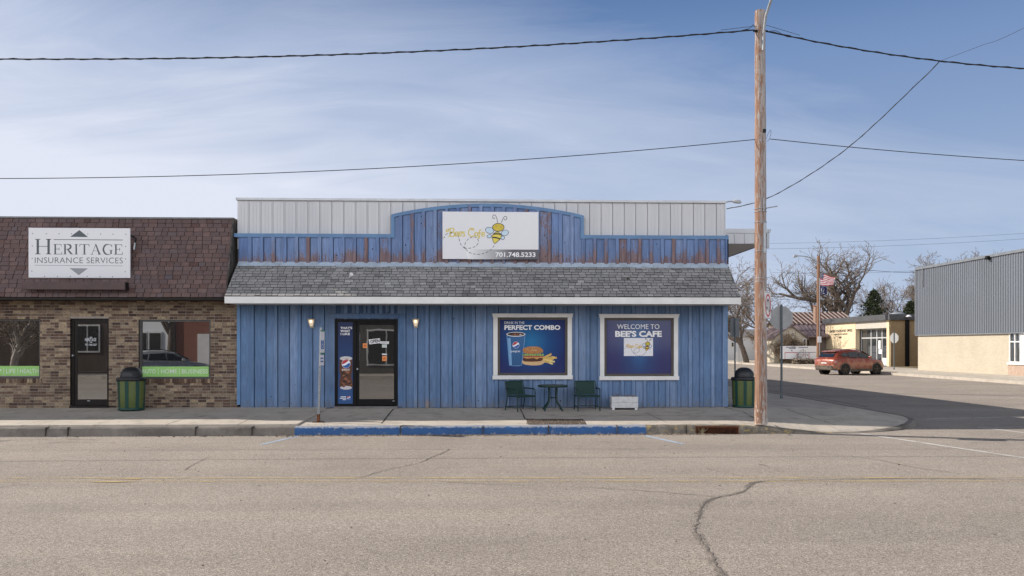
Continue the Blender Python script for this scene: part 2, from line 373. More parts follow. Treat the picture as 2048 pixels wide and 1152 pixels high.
def curb_path():
    """(x, y, nx, ny, height) along the kerb face round the corner; n points to the road"""
    out = []; x = -60.0
    while x < 7.6:
        out.append((x, -3.5, 0, -1)); x += .22
    for i in range(0, 31):
        a = R(-90 + 3 * i); out.append((7.6 + 3.5 * math.cos(a), 0 + 3.5 * math.sin(a), math.cos(a), math.sin(a)))
    y = .5
    while y < 150: out.append((XC, y, 1, 0)); y += .5
    return out
def curb_h(x, y):
    if y < -3.3 and x < 7.6:
        return .192 if x < 5.7 else max(.012, .192 - (x - 5.7) / 2.0 * .18)
    if y < 0:
        a = math.degrees(math.atan2(y, x - 7.6)); return .012 + max(0, min(1, (a + 72) / 40)) * .11
    return .122 + .03 * min(1, y / 6)
CP = curb_path()
b = MB(); prev = None
rn = random.Random(3)
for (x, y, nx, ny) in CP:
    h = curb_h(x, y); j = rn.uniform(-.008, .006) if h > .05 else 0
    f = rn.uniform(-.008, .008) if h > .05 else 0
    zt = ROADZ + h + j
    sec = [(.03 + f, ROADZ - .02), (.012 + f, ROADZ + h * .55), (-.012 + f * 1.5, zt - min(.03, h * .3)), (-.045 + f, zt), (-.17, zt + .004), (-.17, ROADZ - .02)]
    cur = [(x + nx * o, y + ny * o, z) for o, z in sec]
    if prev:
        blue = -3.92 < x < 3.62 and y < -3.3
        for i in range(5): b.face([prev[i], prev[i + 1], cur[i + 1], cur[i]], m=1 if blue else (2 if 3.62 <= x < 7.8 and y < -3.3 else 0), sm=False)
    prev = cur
def mk_bluecurb():
    m, t, p = principled('worn_blue_curb_paint'); setp(p, .7, .3)
    v = t.n('ShaderNodeTexCoord').outputs['Object']
    s3 = t.n('ShaderNodeSeparateXYZ'); t.l(v, s3.inputs[0])
    mr = t.n('ShaderNodeMapRange', inp={1: ROADZ + .13, 2: ROADZ + .19, 3: 0.0, 4: .34}); t.l(s3.outputs[2], mr.inputs[0])
    mr2 = t.n('ShaderNodeMapRange', inp={1: ROADZ, 2: ROADZ + .06, 3: .12, 4: 0.0}); t.l(s3.outputs[2], mr2.inputs[0])
    k = t.math('ADD', t.noise(v, 9, 6, .7), t.math('ADD', mr.outputs[0], mr2.outputs[0]))
    blue = t.ramp(t.noise(v, 3, 4), [(.3, (.036, .11, .28)), (.7, (.030, .088, .215))])
    dust = t.ramp(t.noise(v, 40, 3), [(.4, (.38, .40, .44)), (.6, (.24, .24, .25))])
    t.l(t.mix(t.ramp(k, [(.60, 0.0), (.72, .85)]), blue, dust), p.inputs['Base Color']); bump(t, p, t.noise(v, 30, 4), .5, .01); return m
BLUEC = mk_bluecurb()
def mk_yellowcurb():
    m, t, p = principled('worn_yellow_curb'); setp(p, .85, .2); v = t.n('ShaderNodeTexCoord').outputs['Object']
    base = t.ramp(t.noise(v, 7, 6, .7), [(.35, (.095, .085, .07)), (.65, (.23, .205, .17))])
    k = t.noise(t.mapping(v, (1, 1, 1.6)), 6, 6, .72); t.l(t.mix(t.ramp(k, [(.54, 0.0), (.62, .8)]), base, (.40, .29, .11)), p.inputs['Base Color']); bump(t, p, k, .5, .015); return m
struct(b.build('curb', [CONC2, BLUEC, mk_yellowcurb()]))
b = MB()
for px, w in ((93, .02), (137, .012), (392, .02), (505, .02), (801, .022), (966, .02), (1097, .024), (1234, .012), (1372, .018)):
    xx = onY(px, 860, -3.5).x; b.box(xx - w / 2, xx + w / 2, -3.546, -3.345, ROADZ + .004, ROADZ + .197)
struct(b.build('curb_joints', JOINT))
# sidewalk: outer edge follows the kerb, inner field flat with a fall towards the street
b = MB()
edge = [(x - nx * .172, y - ny * .172, ROADZ + curb_h(x, y)) for (x, y, nx, ny) in CP]
inner = []
for (x, y, nx, ny) in CP:
    xi, yi = x - nx * 1.5, y - ny * 1.5; inner.append((xi, yi, swz(yi) if y < 0 or x < 7.6 else -SLOPE * max(0, (xi - 7.2))))
LEFTX = -4.1
i_corner = max(i for i, p in enumerate(CP) if p[0] <= 7.6 and p[1] < -3.4)
for i in range(len(CP) - 1):
    if CP[i + 1][0] <= LEFTX: continue
    b.face([edge[i], edge[i + 1], inner[i + 1], inner[i]])
# inner field
b.face([(LEFTX, -2.0, swz(-2)), (7.6, -2.0, swz(-2)), (7.6, 0.0, 0), (LEFTX, 0.0, 0)])
b.face([(LEFTX, 0, 0), (7.6, 0, 0), (7.6, .5, 0), (LEFTX, .5, 0)])
for i in range(i_corner, len(CP) - 1):
    if CP[i][1] < 0.02:
        b.face([inner[i], inner[i + 1], (7.6, 0, 0)])
last = next(i for i, p in enumerate(CP) if p[1] >= .3 and p[0] > 11)
b.face([(7.6, 0, 0), inner[last - 1], (XC - 1.5, 150, inner[-1][2]), (7.6, 150, 0)])
b.face([(6.2, .5, 0), (7.6, .5, 0), (7.6, 150, 0), (6.2, 150, 0)])
struct(b.build('sidewalk', CONC))
def lz(y): return .045 - .040 * max(0, -y)
b = MB()
xs = [-60, -30, -16, -13.2, -11.55, -10.05, -8.5, -6.95, -5.4, LEFTX]
for i in range(len(xs) - 1):
    x0, x1 = xs[i] + .006, xs[i + 1] - .006; dz = random.uniform(-.004, .004)
    b.hexa([(x0, -3.30, lz(-3.3) - .1 + dz), (x1, -3.30, lz(-3.3) - .1 + dz), (x1, .5, -.08), (x0, .5, -.08), (x0, -3.30, lz(-3.3) + dz), (x1, -3.30, lz(-3.3) + dz), (x1, .5, lz(0) + dz), (x0, .5, lz(0) + dz)])
struct(b.build('raised_sidewalk', CONC, bevel=.008))
b = MB()
b.face([(-60, -3.4, -.24), (LEFTX, -3.4, -.24), (LEFTX, .3, -.09), (-60, .3, -.09)])
struct(b.build('sidewalk_bed', JOINT))
# joints and patches of the sidewalk
def swf(px, py, dz=.004): p = onSW(px, py); return (p.x, p.y, p.z + dz)
def line_sw(b, pts, w, dz=.005, m=0):
    P3 = [onSW(*p) for p in pts]
    q = [(p.x, p.y) for p in P3]; rr = random.Random(len(pts) * 7 + int(pts[0][0]))
    q2 = []
    for i in range(len(q) - 1):
        n = max(2, int((Vector(q[i + 1]) - Vector(q[i])).length / .12))
        for k in range(n): t = k / n; q2.append((q[i][0] + (q[i + 1][0] - q[i][0]) * t + rr.uniform(-.006, .006), q[i][1] + (q[i + 1][1] - q[i][1]) * t + rr.uniform(-.006, .006)))
    q2.append(q[-1])
    b.ribbon(q2, [w * rr.uniform(.6, 1.3) for _ in q2], lambda x, y: (x, y, swz(y) + dz), m)
b = MB()
line_sw(b, [(787, 818), (776, 831), (763, 848)], .035)
line_sw(b, [(1040, 816), (1050, 838)], .03)
line_sw(b, [(658, 840), (760, 841), (900, 842), (1046, 840)], .035)
line_sw(b, [(1291, 826), (1345, 850)], .018); line_sw(b, [(1110, 834), (1280, 831), (1498, 833), (1516, 838)], .022)
line_sw(b, [(1449, 815), (1484, 823), (1512, 838)], .02)
line_sw(b, [(1538, 812), (1740, 814)], .035); line_sw(b, [(1574, 819), (1672, 851)], .02); line_sw(b, [(1540, 837), (1760, 841)], .014)
line_sw(b, [(1538, 781), (1652, 799), (1735, 814)], .05)
line_sw(b, [(1510, 851), (1518, 854), (1560, 856), (1548, 850)], .03)
struct(b.build('sidewalk_joints', JOINT))
b = MB()
GRAV = M('gravel_patch', (.15, .115, .09), (.07, .055, .045), 22, .95, .1, bmp=.8, bscale=50)
pp = [(1051, 837.5), (1080, 838.5), (1110, 838), (1140, 839), (1165, 838), (1170, 843), (1174, 850), (1140, 850.4), (1100, 850.2), (1057, 850)]
b.face([swf(*p, .007) for p in pp]); struct(b.build('sidewalk_dirt_patch', GRAV))
b = MB(); rr = random.Random(8)
def pebble(b, x, y, z, s):
    v = [Vector((rr.gauss(0, 1), rr.gauss(0, 1), rr.gauss(0, .6))).normalized() * s * rr.uniform(.7, 1.2) for _ in range(6)]
    o = [(s, 0, 0), (0, s, 0), (-s, 0, 0), (0, -s, 0), (0, 0, s * .7), (0, 0, -s * .4)]
    vs = [(x + o[i][0] * rr.uniform(.6, 1.3), y + o[i][1] * rr.uniform(.6, 1.3), z + s * .3 + o[i][2]) for i in range(6)]
    b.add(vs, [(0, 1, 4), (1, 2, 4), (2, 3, 4), (3, 0, 4), (1, 0, 5), (2, 1, 5), (3, 2, 5), (0, 3, 5)], r=rr.random())
for i in range(1500):
    x = rr.uniform(-4.5, 5.2) if rr.random() < .8 else rr.uniform(-9, 5.5)
    y = -3.545 - abs(rr.gauss(0, .085)); pebble(b, x, y, ROADZ, rr.uniform(.008, .026))
for i in range(500):
    p = onSW(rr.uniform(1053, 1170), 838.5 + 11 * rr.random() ** .7); pebble(b, p.x, p.y, p.z + .008, rr.uniform(.006, .018))
for i in range(220): pebble(b, rr.uniform(-14, 14), rr.uniform(-14, -3.8), ROADZ, rr.uniform(.006, .016))
for i in range(60): pebble(b, rr.gauss(-3.5, .5), rr.gauss(-3.1, .15), -.115, rr.uniform(.005, .012))
PEB = MA('pebbles', [(.06, .045, .035), (.17, .13, .10), (.30, .25, .20), (.10, .075, .055)])
tag(b.build('gravel', PEB), 'loose gravel and leaf litter along the gutter and in the sidewalk gap', 'gravel', kind='stuff')

# road markings and cracks
def rd(px, py, dz=.004): p = onZ(px, py, ROADZ + dz); return (p.x, p.y, ROADZ + dz)
def mk_worn(name, c, amt):
    m, t, p = principled(name); setp(p, .85, .2); v = t.n('ShaderNodeTexCoord').outputs['Object']
    tr = t.n('ShaderNodeBsdfTransparent'); mx = t.n('ShaderNodeMixShader'); p.inputs['Base Color'].default_value = (*c, 1)
    k = t.math('ADD', t.math('MULTIPLY', t.noise(v, 75, 3, .7), .7), t.math('MULTIPLY', t.noise(v, 2.2, 4), .4))
    t.l(t.ramp(k, [(amt, 0.0), (amt + .1, 1.0)]), mx.inputs[0]); t.l(tr.outputs[0], mx.inputs[1]); t.l(p.outputs[0], mx.inputs[2])
    t.l(mx.outputs[0], m.node_tree.nodes['Material Output'].inputs[0]); return m
MW = mk_worn('worn_white_line', (.55, .53, .50), .43); MBL = mk_worn('worn_blue_line', (.36, .44, .55), .44)
MY = mk_worn('faded_yellow_line', (.46, .36, .19), .50); MY2 = mk_worn('yellow_remnant', (.46, .34, .17), .50); MF = mk_worn('faint_pale_line', (.40, .37, .34), .52)
b = MB()
def mline(a, c, w, m, dz=.004):
    A, B = Vector(rd(*a, dz)), Vector(rd(*c, dz)); b.ribbon([(A.x, A.y), (B.x, B.y)], w, lambda x, y: (x, y, ROADZ + dz), m)
mline((523, 889), (600, 871), .11, 1); mline((1290, 871), (1367, 888), .11, 1)
mline((1722, 867), (2160, 932), .12, 0); mline((1850, 838), (2120, 831), .10, 0); mline((1955, 854), (2120, 874), .10, 0); mline((1990, 855), (2120, 852), .07, 0)
mline((540, 886.6), (1420, 886.6), .03, 4); mline((930, 877.5), (985, 876.5), .07, 4)
for yy in (956.5, 963.5): mline((-400, yy - .4), (2300, yy - 1.6), .085, 2)
mline((205, 957), (284, 957.5), .10, 3, .008); mline((186, 963.4), (268, 963), .10, 3, .008)
struct(b.build('road_markings', [MW, MBL, MY, MY2, MF]))
b = MB()
def crack(pts, w, seed=1):
    q = [rd(*p) for p in pts]; q = smooth2([(p[0], p[1]) for p in q], 8); rr = random.Random(seed)
    q2 = [(x + rr.uniform(-.018, .018), y + rr.uniform(-.018, .018)) for x, y in q]
    b.ribbon(q2, [w * rr.uniform(.5, 1.5) for _ in q2], lambda x, y: (x, y, ROADZ + .006))
b2 = MB()
def seal(pts, w, seed=1):
    q = [rd(*p) for p in pts]; q = smooth2([(p[0], p[1]) for p in q], 10); rr = random.Random(seed)
    b2.ribbon([(x + rr.uniform(-.012, .012), y + rr.uniform(-.012, .012)) for x, y in q], [w * rr.uniform(.7, 1.3) for _ in q], lambda x, y: (x, y, ROADZ + .0045))
main = [(1528, 962), (1504, 966), (1490, 980), (1468, 988), (1436, 994), (1412, 1004), (1400, 1022), (1397, 1040), (1391, 1058), (1400, 1078), (1420, 1105), (1432, 1130), (1448, 1156), (1460, 1180)]
seal(main, .10, 3); crack(main, .018, 4)
seal([(1528, 962), (1640, 959), (1800, 957), (2060, 958)], .05, 5); crack([(1528, 962), (1640, 959.5), (1800, 957.5), (2060, 958.5)], .012, 6)
crack([(1200, 976), (1280, 981), (1360, 987), (1425, 993)], .012, 7)
crack([(900, 898), (884, 907), (866, 913), (842, 925)], .02, 8); crack([(842, 925), (800, 934), (770, 940), (722, 955)], .012, 9)
crack([(722, 955), (640, 952), (540, 951), (440, 951)], .007, 10); crack([(418, 914), (400, 922), (368, 941)], .01, 11); crack([(-20, 978), (20, 972), (60, 968)], .014, 12)
crack([(880, 963), (1000, 969), (1200, 976)], .010, 13); seal([(1520, 928), (1545, 937), (1575, 948)], .10, 14); seal([(1640, 906), (1740, 917), (1850, 938), (1975, 952)], .035, 15)
crack([(1640, 906), (1740, 917), (1850, 938), (1975, 952)], .01, 16); seal([(1410, 936), (1450, 945), (1490, 953)], .05, 17)
crack([(1150, 898), (1400, 899), (1700, 899), (2060, 898)], .008, 18); crack([(-20, 898.5), (300, 899), (700, 899), (1150, 898)], .008, 19)
crack([(1940, 886), (1990, 880), (2060, 872)], .012, 20)
SEAL = mk_worn('crack_seal', (.185, .165, .148), .56)
for (pts, w) in (([(-30, 876), (60, 874), (150, 876)], .25), ([(-30, 884), (40, 880), (120, 878), (200, 880)], .18), ([(60, 888), (140, 884), (230, 886)], .12), ([(-20, 893), (60, 890)], .15)): seal(pts, w, int(w * 100))
struct(b.build('road_cracks', CRACK)); struct(b2.build('road_crack_seal', SEAL))
# far side of the side street and the opposite side of the main street
b = MB()
FZ = -.15
b.face([(XR + .16, -3.3, FZ), (34.2, -3.3, FZ), (34.2, 260, FZ), (XR + .16, 260, FZ)]); struct(b.build('far_sidewalk', CONC))
b = MB(); b.box(XR, XR + .16, -3.5, 36.2, ROADZ - .1, FZ + .004); b.box(XR, XR + .16, 39.5, 260, ROADZ - .1, FZ + .004); b.box(XR, XR + .16, 36.2, 39.5, ROADZ - .1, FZ + .004, m=1)
struct(b.build('far_curb', [M('pale_curb', (.46, .41, .35), (.36, .32, .27), 3, .9, .2), BLUEC]))
b = MB(); b.box(-60, 60, -30, -26, ROADZ - .1, -.14); struct(b.build('opposite_sidewalk', CONC))

# ------------------------------------------------------------ cafe building
XL, XE, TOPZ = -6.43, 6.46, 5.49
cafe = thing('cafe_building', 'blue board-and-batten cafe with shingled porch roof and white metal parapet', 'building', (0, 0, 0))
def yz(px, py, Y=0): p = onY(px, py, Y); return p.x, p.z
DX0, DZ1 = yz(670, 638); DX1, DZ0 = yz(796, 811)
W1 = (*yz(990, 633)[:1], *yz(1140, 755)[:1]); WZ0 = yz(1140, 756)[1]; WZ1 = yz(1140, 630)[1]
W2 = (*yz(1203, 633)[:1], *yz(1351, 755)[:1])
openings = [(DX0, DX1, -.1, DZ1), (W1[0], W1[1], WZ0, WZ1), (W2[0], W2[1], WZ0, WZ1)]
def boards(b, x0, x1, z0, ztop, yf, pitch, ops, rng, wear=0., wearb=0., knots=True):
    br = sorted(set([x0, x1] + [o[i] for o in ops for i in (0, 1) if x0 < o[i] < x1]))
    n = int((x1 - x0) / pitch) + 1; segs = []
    for i in range(n):
        a, c = x0 + i * pitch, min(x1, x0 + (i + 1) * pitch)
        if c - a < .02: continue
        segs.append((a, c, 0, rng.random(), max(0, rng.gauss(wear, .25))))
        bc = c; segs.append((bc - .045, bc + .045, 1, rng.random(), max(0, rng.gauss(wearb, .4)))); segs.append((bc + .045, bc + .059, 2, 0, 0))
    for (a, c, bat, r, w) in segs:
        cuts = [a] + [x for x in br if a < x < c] + [c]
        for k in range(len(cuts) - 1):
            u, v = cuts[k], cuts[k + 1]
            if v - u < .004: continue
            mid = (u + v) / 2; zs = [(z0, ztop(mid) if callable(ztop) else ztop)]
            for (o0, o1, q0, q1) in ops:
                if o0 < mid < o1: zs = [s for zz in zs for s in ((zz[0], min(zz[1], q0)), (max(zz[0], q1), zz[1])) if s[1] - s[0] > .01]
            y0 = yf - (.034 if bat == 1 else 0) + rng.uniform(-.003, .003)
            if bat: u, v = max(u, x0), min(v, x1)
            if bat == 2:
                for (p, q) in zs: b.face([(u, yf - .0045, p), (v, yf - .0045, p), (v, yf - .0045, q), (u, yf - .0045, q)], m=2)
                continue
            for (p, q) in zs: b.box(u + .0015, v - .0015, y0, yf + .06 + (0 if not bat else -.04), p, q, r, w)
            if knots and not bat and rng.random() < .5:
                for _ in range(rng.randint(1, 2)):
                    kx, kz = rng.uniform(u + .03, v - .03) if v - u > .1 else mid, rng.uniform(zs[0][0] + .1, zs[-1][1] - .1)
                    if any(o[0] - .02 < kx < o[1] + .02 and o[2] < kz < o[3] for o in ops): continue
                    rad = rng.uniform(.008, .016); b.face([(kx + rad * math.cos(t), y0 - .0012, kz + 1.3 * rad * math.sin(t)) for t in [i * math.pi / 4 for i in range(8)]], m=1)
rng = random.Random(11)
GROOVE = M('board_groove', (.018, .028, .048), None, 9, .9, .1)
KNOT = M('wood_knot', (.02, .022, .03), (.03, .02, .018), 20, .9, .1)
b = MB(); boards(b, XL + .09, XE - .02, swz(0) + .01, 2.70, 0.0, .303, openings, rng, .0, .12)
lower = b.build('front_wall', [BLUEW, KNOT, GROOVE], cafe)
b = MB(); b.box(XL, XL + .088, -.035, .05, .10, 2.70); b.build('corner_trim', TRIMB, cafe, bevel=.004)
b = MB(); b.box(XE - .018, XE + .022, -.03, .06, .02, 2.70); b.build('corner_trim', TRIMB, cafe, bevel=.004)
# dark shell behind, side wall, flat roof
b = MB(); b.box(XL + .1, XE - .01, 1.2, 28, 0, TOPZ - .25, m=0); b.build('shell', M('tar_roof', (.06, .06, .06)), cafe)
b = MB(); rs = random.Random(5)
y = .07
while y < 28:
    b.box(XE - .005, XE + .02, y, min(28, y + .30), .0, 4.6, rs.random(), rs.random() * .2); b.box(XE + .02, XE + .04, y - .04, y + .04, .0, 4.6, rs.random(), .3); y += .303
b.build('side_wall', [BLUEW], cafe)
# false front
ZF0 = yz(700, 523)[1]; ZF1 = yz(480, 474)[1]; ARX0 = yz(783, 430)[0]; ARX1 = yz(1167, 430)[0]; ZA = yz(783, 431)[1]; ZC = yz(970, 409)[1]
xm = (ARX0 + ARX1) / 2; hw = (ARX1 - ARX0) / 2
def arch(x): return ZA + (ZC - ZA) * math.cos(max(-1, min(1, (x - xm) / hw)) * math.pi / 2) ** .85
def ztop(x): return arch(x) - .03 if ARX0 < x < ARX1 else ZF1
b = MB(); boards(b, XL + .05, XE - .01, ZF0 - .05, ztop, -.05, .300, [(ARX0, ARX0 + .001, 0, 0), (ARX1 - .001, ARX1, 0, 0)], rng, .20, .42)
b.build('false_front', [BLUEF, KNOT, GROOVE], cafe)
b = MB(); tz = .085
b.box(XL - .06, ARX0 - .001, -.085, .04, ZF1 - .01, ZF1 + tz); b.box(ARX1 + .001, XE + .03, -.085, .04, ZF1 - .01, ZF1 + tz)
b.box(ARX0, ARX0 + .085, -.088, .042, ZF1 - .01, ZA - .002); b.box(ARX1 - .085, ARX1, -.088, .042, ZF1 - .01, ZA - .002)
N = 40
for i in range(N):
    xa, xb = ARX0 + (ARX1 - ARX0) * i / N, ARX0 + (ARX1 - ARX0) * (i + 1) / N
    za, zb = arch(xa), arch(xb)
    b.hexa([(xa, -.085, za - .075), (xb, -.085, zb - .075), (xb, .04, zb - .075), (xa, .04, za - .075), (xa, -.085, za + .012), (xb, -.085, zb + .012), (xb, .04, zb + .012), (xa, .04, za + .012)])
b.build('front_trim', TRIMB, cafe)
# white ribbed metal parapet
ZP = yz(800, 398)[1]
b = MB(); b.box(XL - .01, XE - .03, .13, .17, ZF1 - .3, ZP - .05); b.box(XE - .07, XE - .03, .17, 27.9, ZF1 - .4, ZP - .05); b.box(XL - .012, XL + .03, .17, 27.9, 3.0, ZP - .06)
x = XL - .01
while x < XE - .06:
    x2 = min(x + .272, XE - .03); b.box(x, x2, .06, .128, ZF1 - .3, ZP - .055)
    b.box(x2 + .012, min(x2 + .034, XE - .03), .045, .128, ZF1 - .3, ZP - .055)
    for dx in (.09, .17):
        if x + dx + .012 < x2: b.box(x + dx - .010, x + dx + .010, .052, .0598, ZF1 - .3, ZP - .055)
    x += .309
b.build('metal_parapet', WHITEM, cafe)
b = MB(); b.box(XL - .04, XE - .01, .0, .16, ZP - .05, ZP + .012); b.build('parapet_cap', M('cap_flashing', (.58, .60, .62), None, 3, .4, .4), cafe, bevel=.004)
# porch roof
EY, EZT, EZB = -1.02, 2.87, 2.70
RT = yz(700, 528)[1]
def shingles(b, x0, x1, P0, P1, rows, tab, seed, th=.011):
    rr = random.Random(seed); P0, P1 = Vector((0, *P0)), Vector((0, *P1)); d = (P1 - P0) / rows; nrm = Vector((0, -d.z, d.y)).normalized() * (1 if d.y >= 0 else 1)
    if nrm.y > 0: nrm = -nrm
    for r in range(rows):
        A, B = P0 + d * r, P0 + d * (r + 1.15 if r < rows - 1 else r + 1); x = x0 - rr.uniform(0, tab); 
        while x < x1:
            w = tab * rr.uniform(.72, 1.22); u, v = max(x0, x), min(x1, x + w - .013); x += w
            if v - u < .01: continue
            h = th * rr.uniform(.9, 2.0); dr = d * rr.uniform(-.035, .035)
            a0, a1 = A + nrm * h + dr, B + nrm * .002
            rv = min(1, max(0, rr.gauss(.5, .22)))
            b.face([(u, a0.y, a0.z), (v, a0.y, a0.z), (v, a1.y, a1.z), (u, a1.y, a1.z)], rv)
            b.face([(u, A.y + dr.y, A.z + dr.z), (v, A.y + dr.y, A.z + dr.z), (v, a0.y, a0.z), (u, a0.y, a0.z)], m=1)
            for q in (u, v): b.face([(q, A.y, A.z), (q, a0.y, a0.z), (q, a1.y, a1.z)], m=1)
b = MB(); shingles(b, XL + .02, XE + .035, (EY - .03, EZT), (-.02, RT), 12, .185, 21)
EDGESH = M('shingle_edge_shade', (.022, .02, .02)); roof = b.build('porch_roof', [SHING, EDGESH], cafe)  # dark cut edges, coloured to carry the shadow gap under each tab
b = MB(); pr = [(EY, EZT - .012), (.0, RT - .012), (.0, EZB + .02), (EY, EZB + .02)]
b.prism(pr, lambda y, z: (XL + .024, y, z), lambda y, z: (XE + .030, y, z)); b.build('roof_deck', M('roof_deck_felt', (.03, .03, .032)), roof)
b = MB(); b.box(XL + .01, XE + .045, EY - .03, EY + .002, EZB - .01, EZT - .01); b.build('fascia', WHITEP, cafe, bevel=.004)
b = MB()
yy = EY + .004
while yy < -.03:
    b.box(XL + .02, XE + .03, yy, min(-.03, yy + .14), EZB, EZB + .018); yy += .145
b.build('soffit', SOFF, cafe)
for xx, nm in ((XL + .016, 0), (XE + .034, 1)):
    b = MB(); b.prism([(EY - .028, EZT - .012), (-.02, RT + .0), (-.02, RT - .11), (EY - .028, EZB - .008)], lambda y, z: (xx - .01, y, z), lambda y, z: (xx + .008, y, z)); b.build('rake_board', WHITEP if nm else DKBR, cafe)
b = MB(); rr = random.Random(2); x = XL + .05
while x < XE - .03:
    w = rr.uniform(1.2, 2.6); x2 = min(XE - .02, x + w); j = rr.uniform(-.008, .008)
    b.hexa([(x, -.15, RT - .085 + j), (x2 + .02, -.15, RT - .085 + j), (x2 + .02, -.045, RT + .03), (x, -.045, RT + .03), (x, -.155, RT - .07 + j), (x2 + .02, -.155, RT - .07 + j), (x2 + .02, -.058, RT + .05), (x, -.058, RT + .05)]); x = x2
b.build('wall_flashing', FLASH, cafe)
# door
door = MB()
fw = .075
door.box(DX0, DX0 + fw, -.03, .05, .03, DZ1); door.box(DX1 - fw, DX1, -.03, .05, .03, DZ1); door.box(DX0 + fw, DX1 - fw, -.03, .05, DZ1 - fw, DZ1)
MX0, MX1 = yz(706, 700)[0], yz(713, 700)[0]
door.box(MX0, MX1, -.028, .05, .06, DZ1 - fw); door.box(DX0 + fw, MX0, -.028, .05, .06, .12)
# the leaf: stiles and rails
GX0, GZ1 = yz(718.5, 650); GX1, GZ0 = yz(788, 798)
door.box(MX1 + .004, GX0, -.01, .035, .07, DZ1 - fw - .004); door.box(GX1, DX1 - fw - .004, -.01, .035, .07, DZ1 - fw - .004)
door.box(GX0, GX1, -.01, .035, GZ1, DZ1 - fw - .004); door.box(GX0, GX1, -.01, .035, .07, GZ0)
dr = door.build('door', BLKM, cafe, bevel=.004)
b = MB(); b.box(GX0, GX1, .008, .016, GZ0, GZ1); b.build('glass', GLASSK, dr)
b = MB(); b.box(DX0 - .01, DX1 + .01, -.10, .05, -.01, .055); b.build('threshold', M('aluminium_sill', (.16, .15, .145), None, 6, .5, .4), dr, bevel=.006)
b = MB(); q = onY(713.5, 738, -.01); b.tube([(q.x + .02, -.01, q.z), (q.x + .02, -.035, q.z)], .024, 12); b.build('lock', GALV, dr); b = MB(); q = onY(787, 802, -.01); b.box(q.x - .03, q.x + .03, -.014, -.008, q.z - .008, q.z + .008); b.build('maker_plate', GALV, dr)
def YF(Y): return lambda a, z: (a, Y, z)
def PXF(Y):      # pixel of the photo -> point on the plane y = Y (traced prints are flat things there)
    return lambda px, py: tuple(onY(px, py, Y))
ORANGE = P('orange_notice', (.75, .26, .07))
def zp(ox, oy, sx): return lambda x, y: (ox + x / sx, oy + y / sx)
z5 = zp(610, 610, 5.236)
def quad_px(b, pts, Y, m=0): b.face([tuple(onY(p[0], p[1], Y)) for p in pts][::-1], m=m)
b = MB(); quad_px(b, [z5(*p) for p in ((668, 362), (784, 348), (788, 398), (676, 412))], .006)
fo = lambda a, c: tuple(onY(*z5(678 + a * 102 + (1 - c) * 6, 408 - c * 44 - a * 13), .004))
b.text('OPEN', (.03, .08, .97, .92), fo, .03, 1)
b.build('open_sign', [SIGNW, BLACKI], dr)
for (x0, y0, x1, y1) in ((606, 402, 650, 450), (808, 534, 855, 586)):
    b = MB(); quad_px(b, [z5(x0, y0), z5(x1, y0), z5(x1, y1), z5(x0, y1)], .006)
    mx, my = (x0 + x1) / 2, (y0 + y1) / 2; quad_px(b, [z5(mx - 9, my - 10), z5(mx + 10, my - 12), z5(mx + 8, my + 12), z5(mx - 12, my + 10)], .004, 1)
    b.build('notice', [ORANGE, P('notice_ink', (.45, .10, .03))], dr)
b = MB(); quad_px(b, [z5(788, 380), z5(880, 382), z5(878, 408), z5(788, 404)], .006)
for k in range(4): quad_px(b, [z5(800, 386 + k * 4), z5(866, 387 + k * 4), z5(866, 388 + k * 4), z5(800, 387 + k * 4)], .004, 1)
b.build('hours_notice', [SIGNW, BLACKI], dr); b = MB(); quad_px(b, [z5(806, 412), z5(858, 412), z5(856, 446), z5(806, 446)], .006); b.build('notice_card', P('pale_card', (.5, .55, .53)), dr); b = MB(); quad_px(b, [z5(806, 508), z5(856, 510), z5(856, 524), z5(806, 522)], .006); b.build('notice_card', SIGNW, dr)

# printed sidelight film
POSA = mk_grad('sidelight_print', 2, .1, 2.1, (.035, .095, .25), (.012, .024, .085), .25)
REDL = P('logo_red', (.45, .03, .04)); BLUL = P('logo_blue', (.02, .10, .36)); WHL = P('logo_white', (.78, .80, .84)); COLA = P('cola_brown', (.09, .03, .015)); COLA2 = P('cola_amber', (.26, .10, .045)); ICE = P('ice_pale', (.55, .52, .52)); DKC = P('cola_dark', (.03, .012, .01))
def logo(b, cx, cy, r, f, mw, mr, mb_):
    """round emblem: white disc, red cap, blue bowl, white wave between"""
    def pt(x, y): return f(cx + x * r, cy - y * r)
    b.face([f(*p) for p in ell(cx, cy, r, r, 32)][::-1], m=mw)
    wave_u = smooth2([(-.93, -.12), (-.45, .02), (0, .28), (.42, .62), (.62, .74)], 5); wave_l = smooth2([(-.86, -.42), (-.3, -.42), (.2, -.12), (.55, .12), (.93, .18)], 5)
    A = [(.94 * math.cos(R(a)), .94 * math.sin(R(a))) for a in range(50, 188, 6)]
    off = lambda f0, dz: (lambda x, y: (f0(x, y)[0], f0(x, y)[1] - dz, f0(x, y)[2]))
    ff = off(f, .0008)
    b.face([ff(cx + x * r, cy - y * r) for x, y in wave_u + A], m=mr)
    B = [(.94 * math.cos(R(a)), .94 * math.sin(R(a))) for a in range(11, -153, -6)]
    b.face([ff(cx + x * r, cy - y * r) for x, y in list(reversed(wave_l)) + [( .94 * math.cos(R(a)), .94 * math.sin(R(a))) for a in range(206, 371, 6)]], m=mb_)
b = MB()
SX0, SZ1 = yz(676, 645); SX1, SZ0 = yz(706, 803)
sfx = lambda dy: (lambda zx, zy: tuple(onY(*z5(zx, zy), -.004 - dy)))
b.box(SX0 - .01, MX0 + .004, -.004, .01, .12, DZ1 - fw)
s1 = sfx(.0015)
tf = lambda ff: (lambda a, c: ff(a, -c))
b.text("THAT'S", (371, -252, 493, -228), tf(s1), .03, 1); b.text("WHAT", (371, -284, 472, -260), tf(s1), .03, 1); b.text("I LIKE", (373, -315, 470, -292), tf(s1), .03, 1)
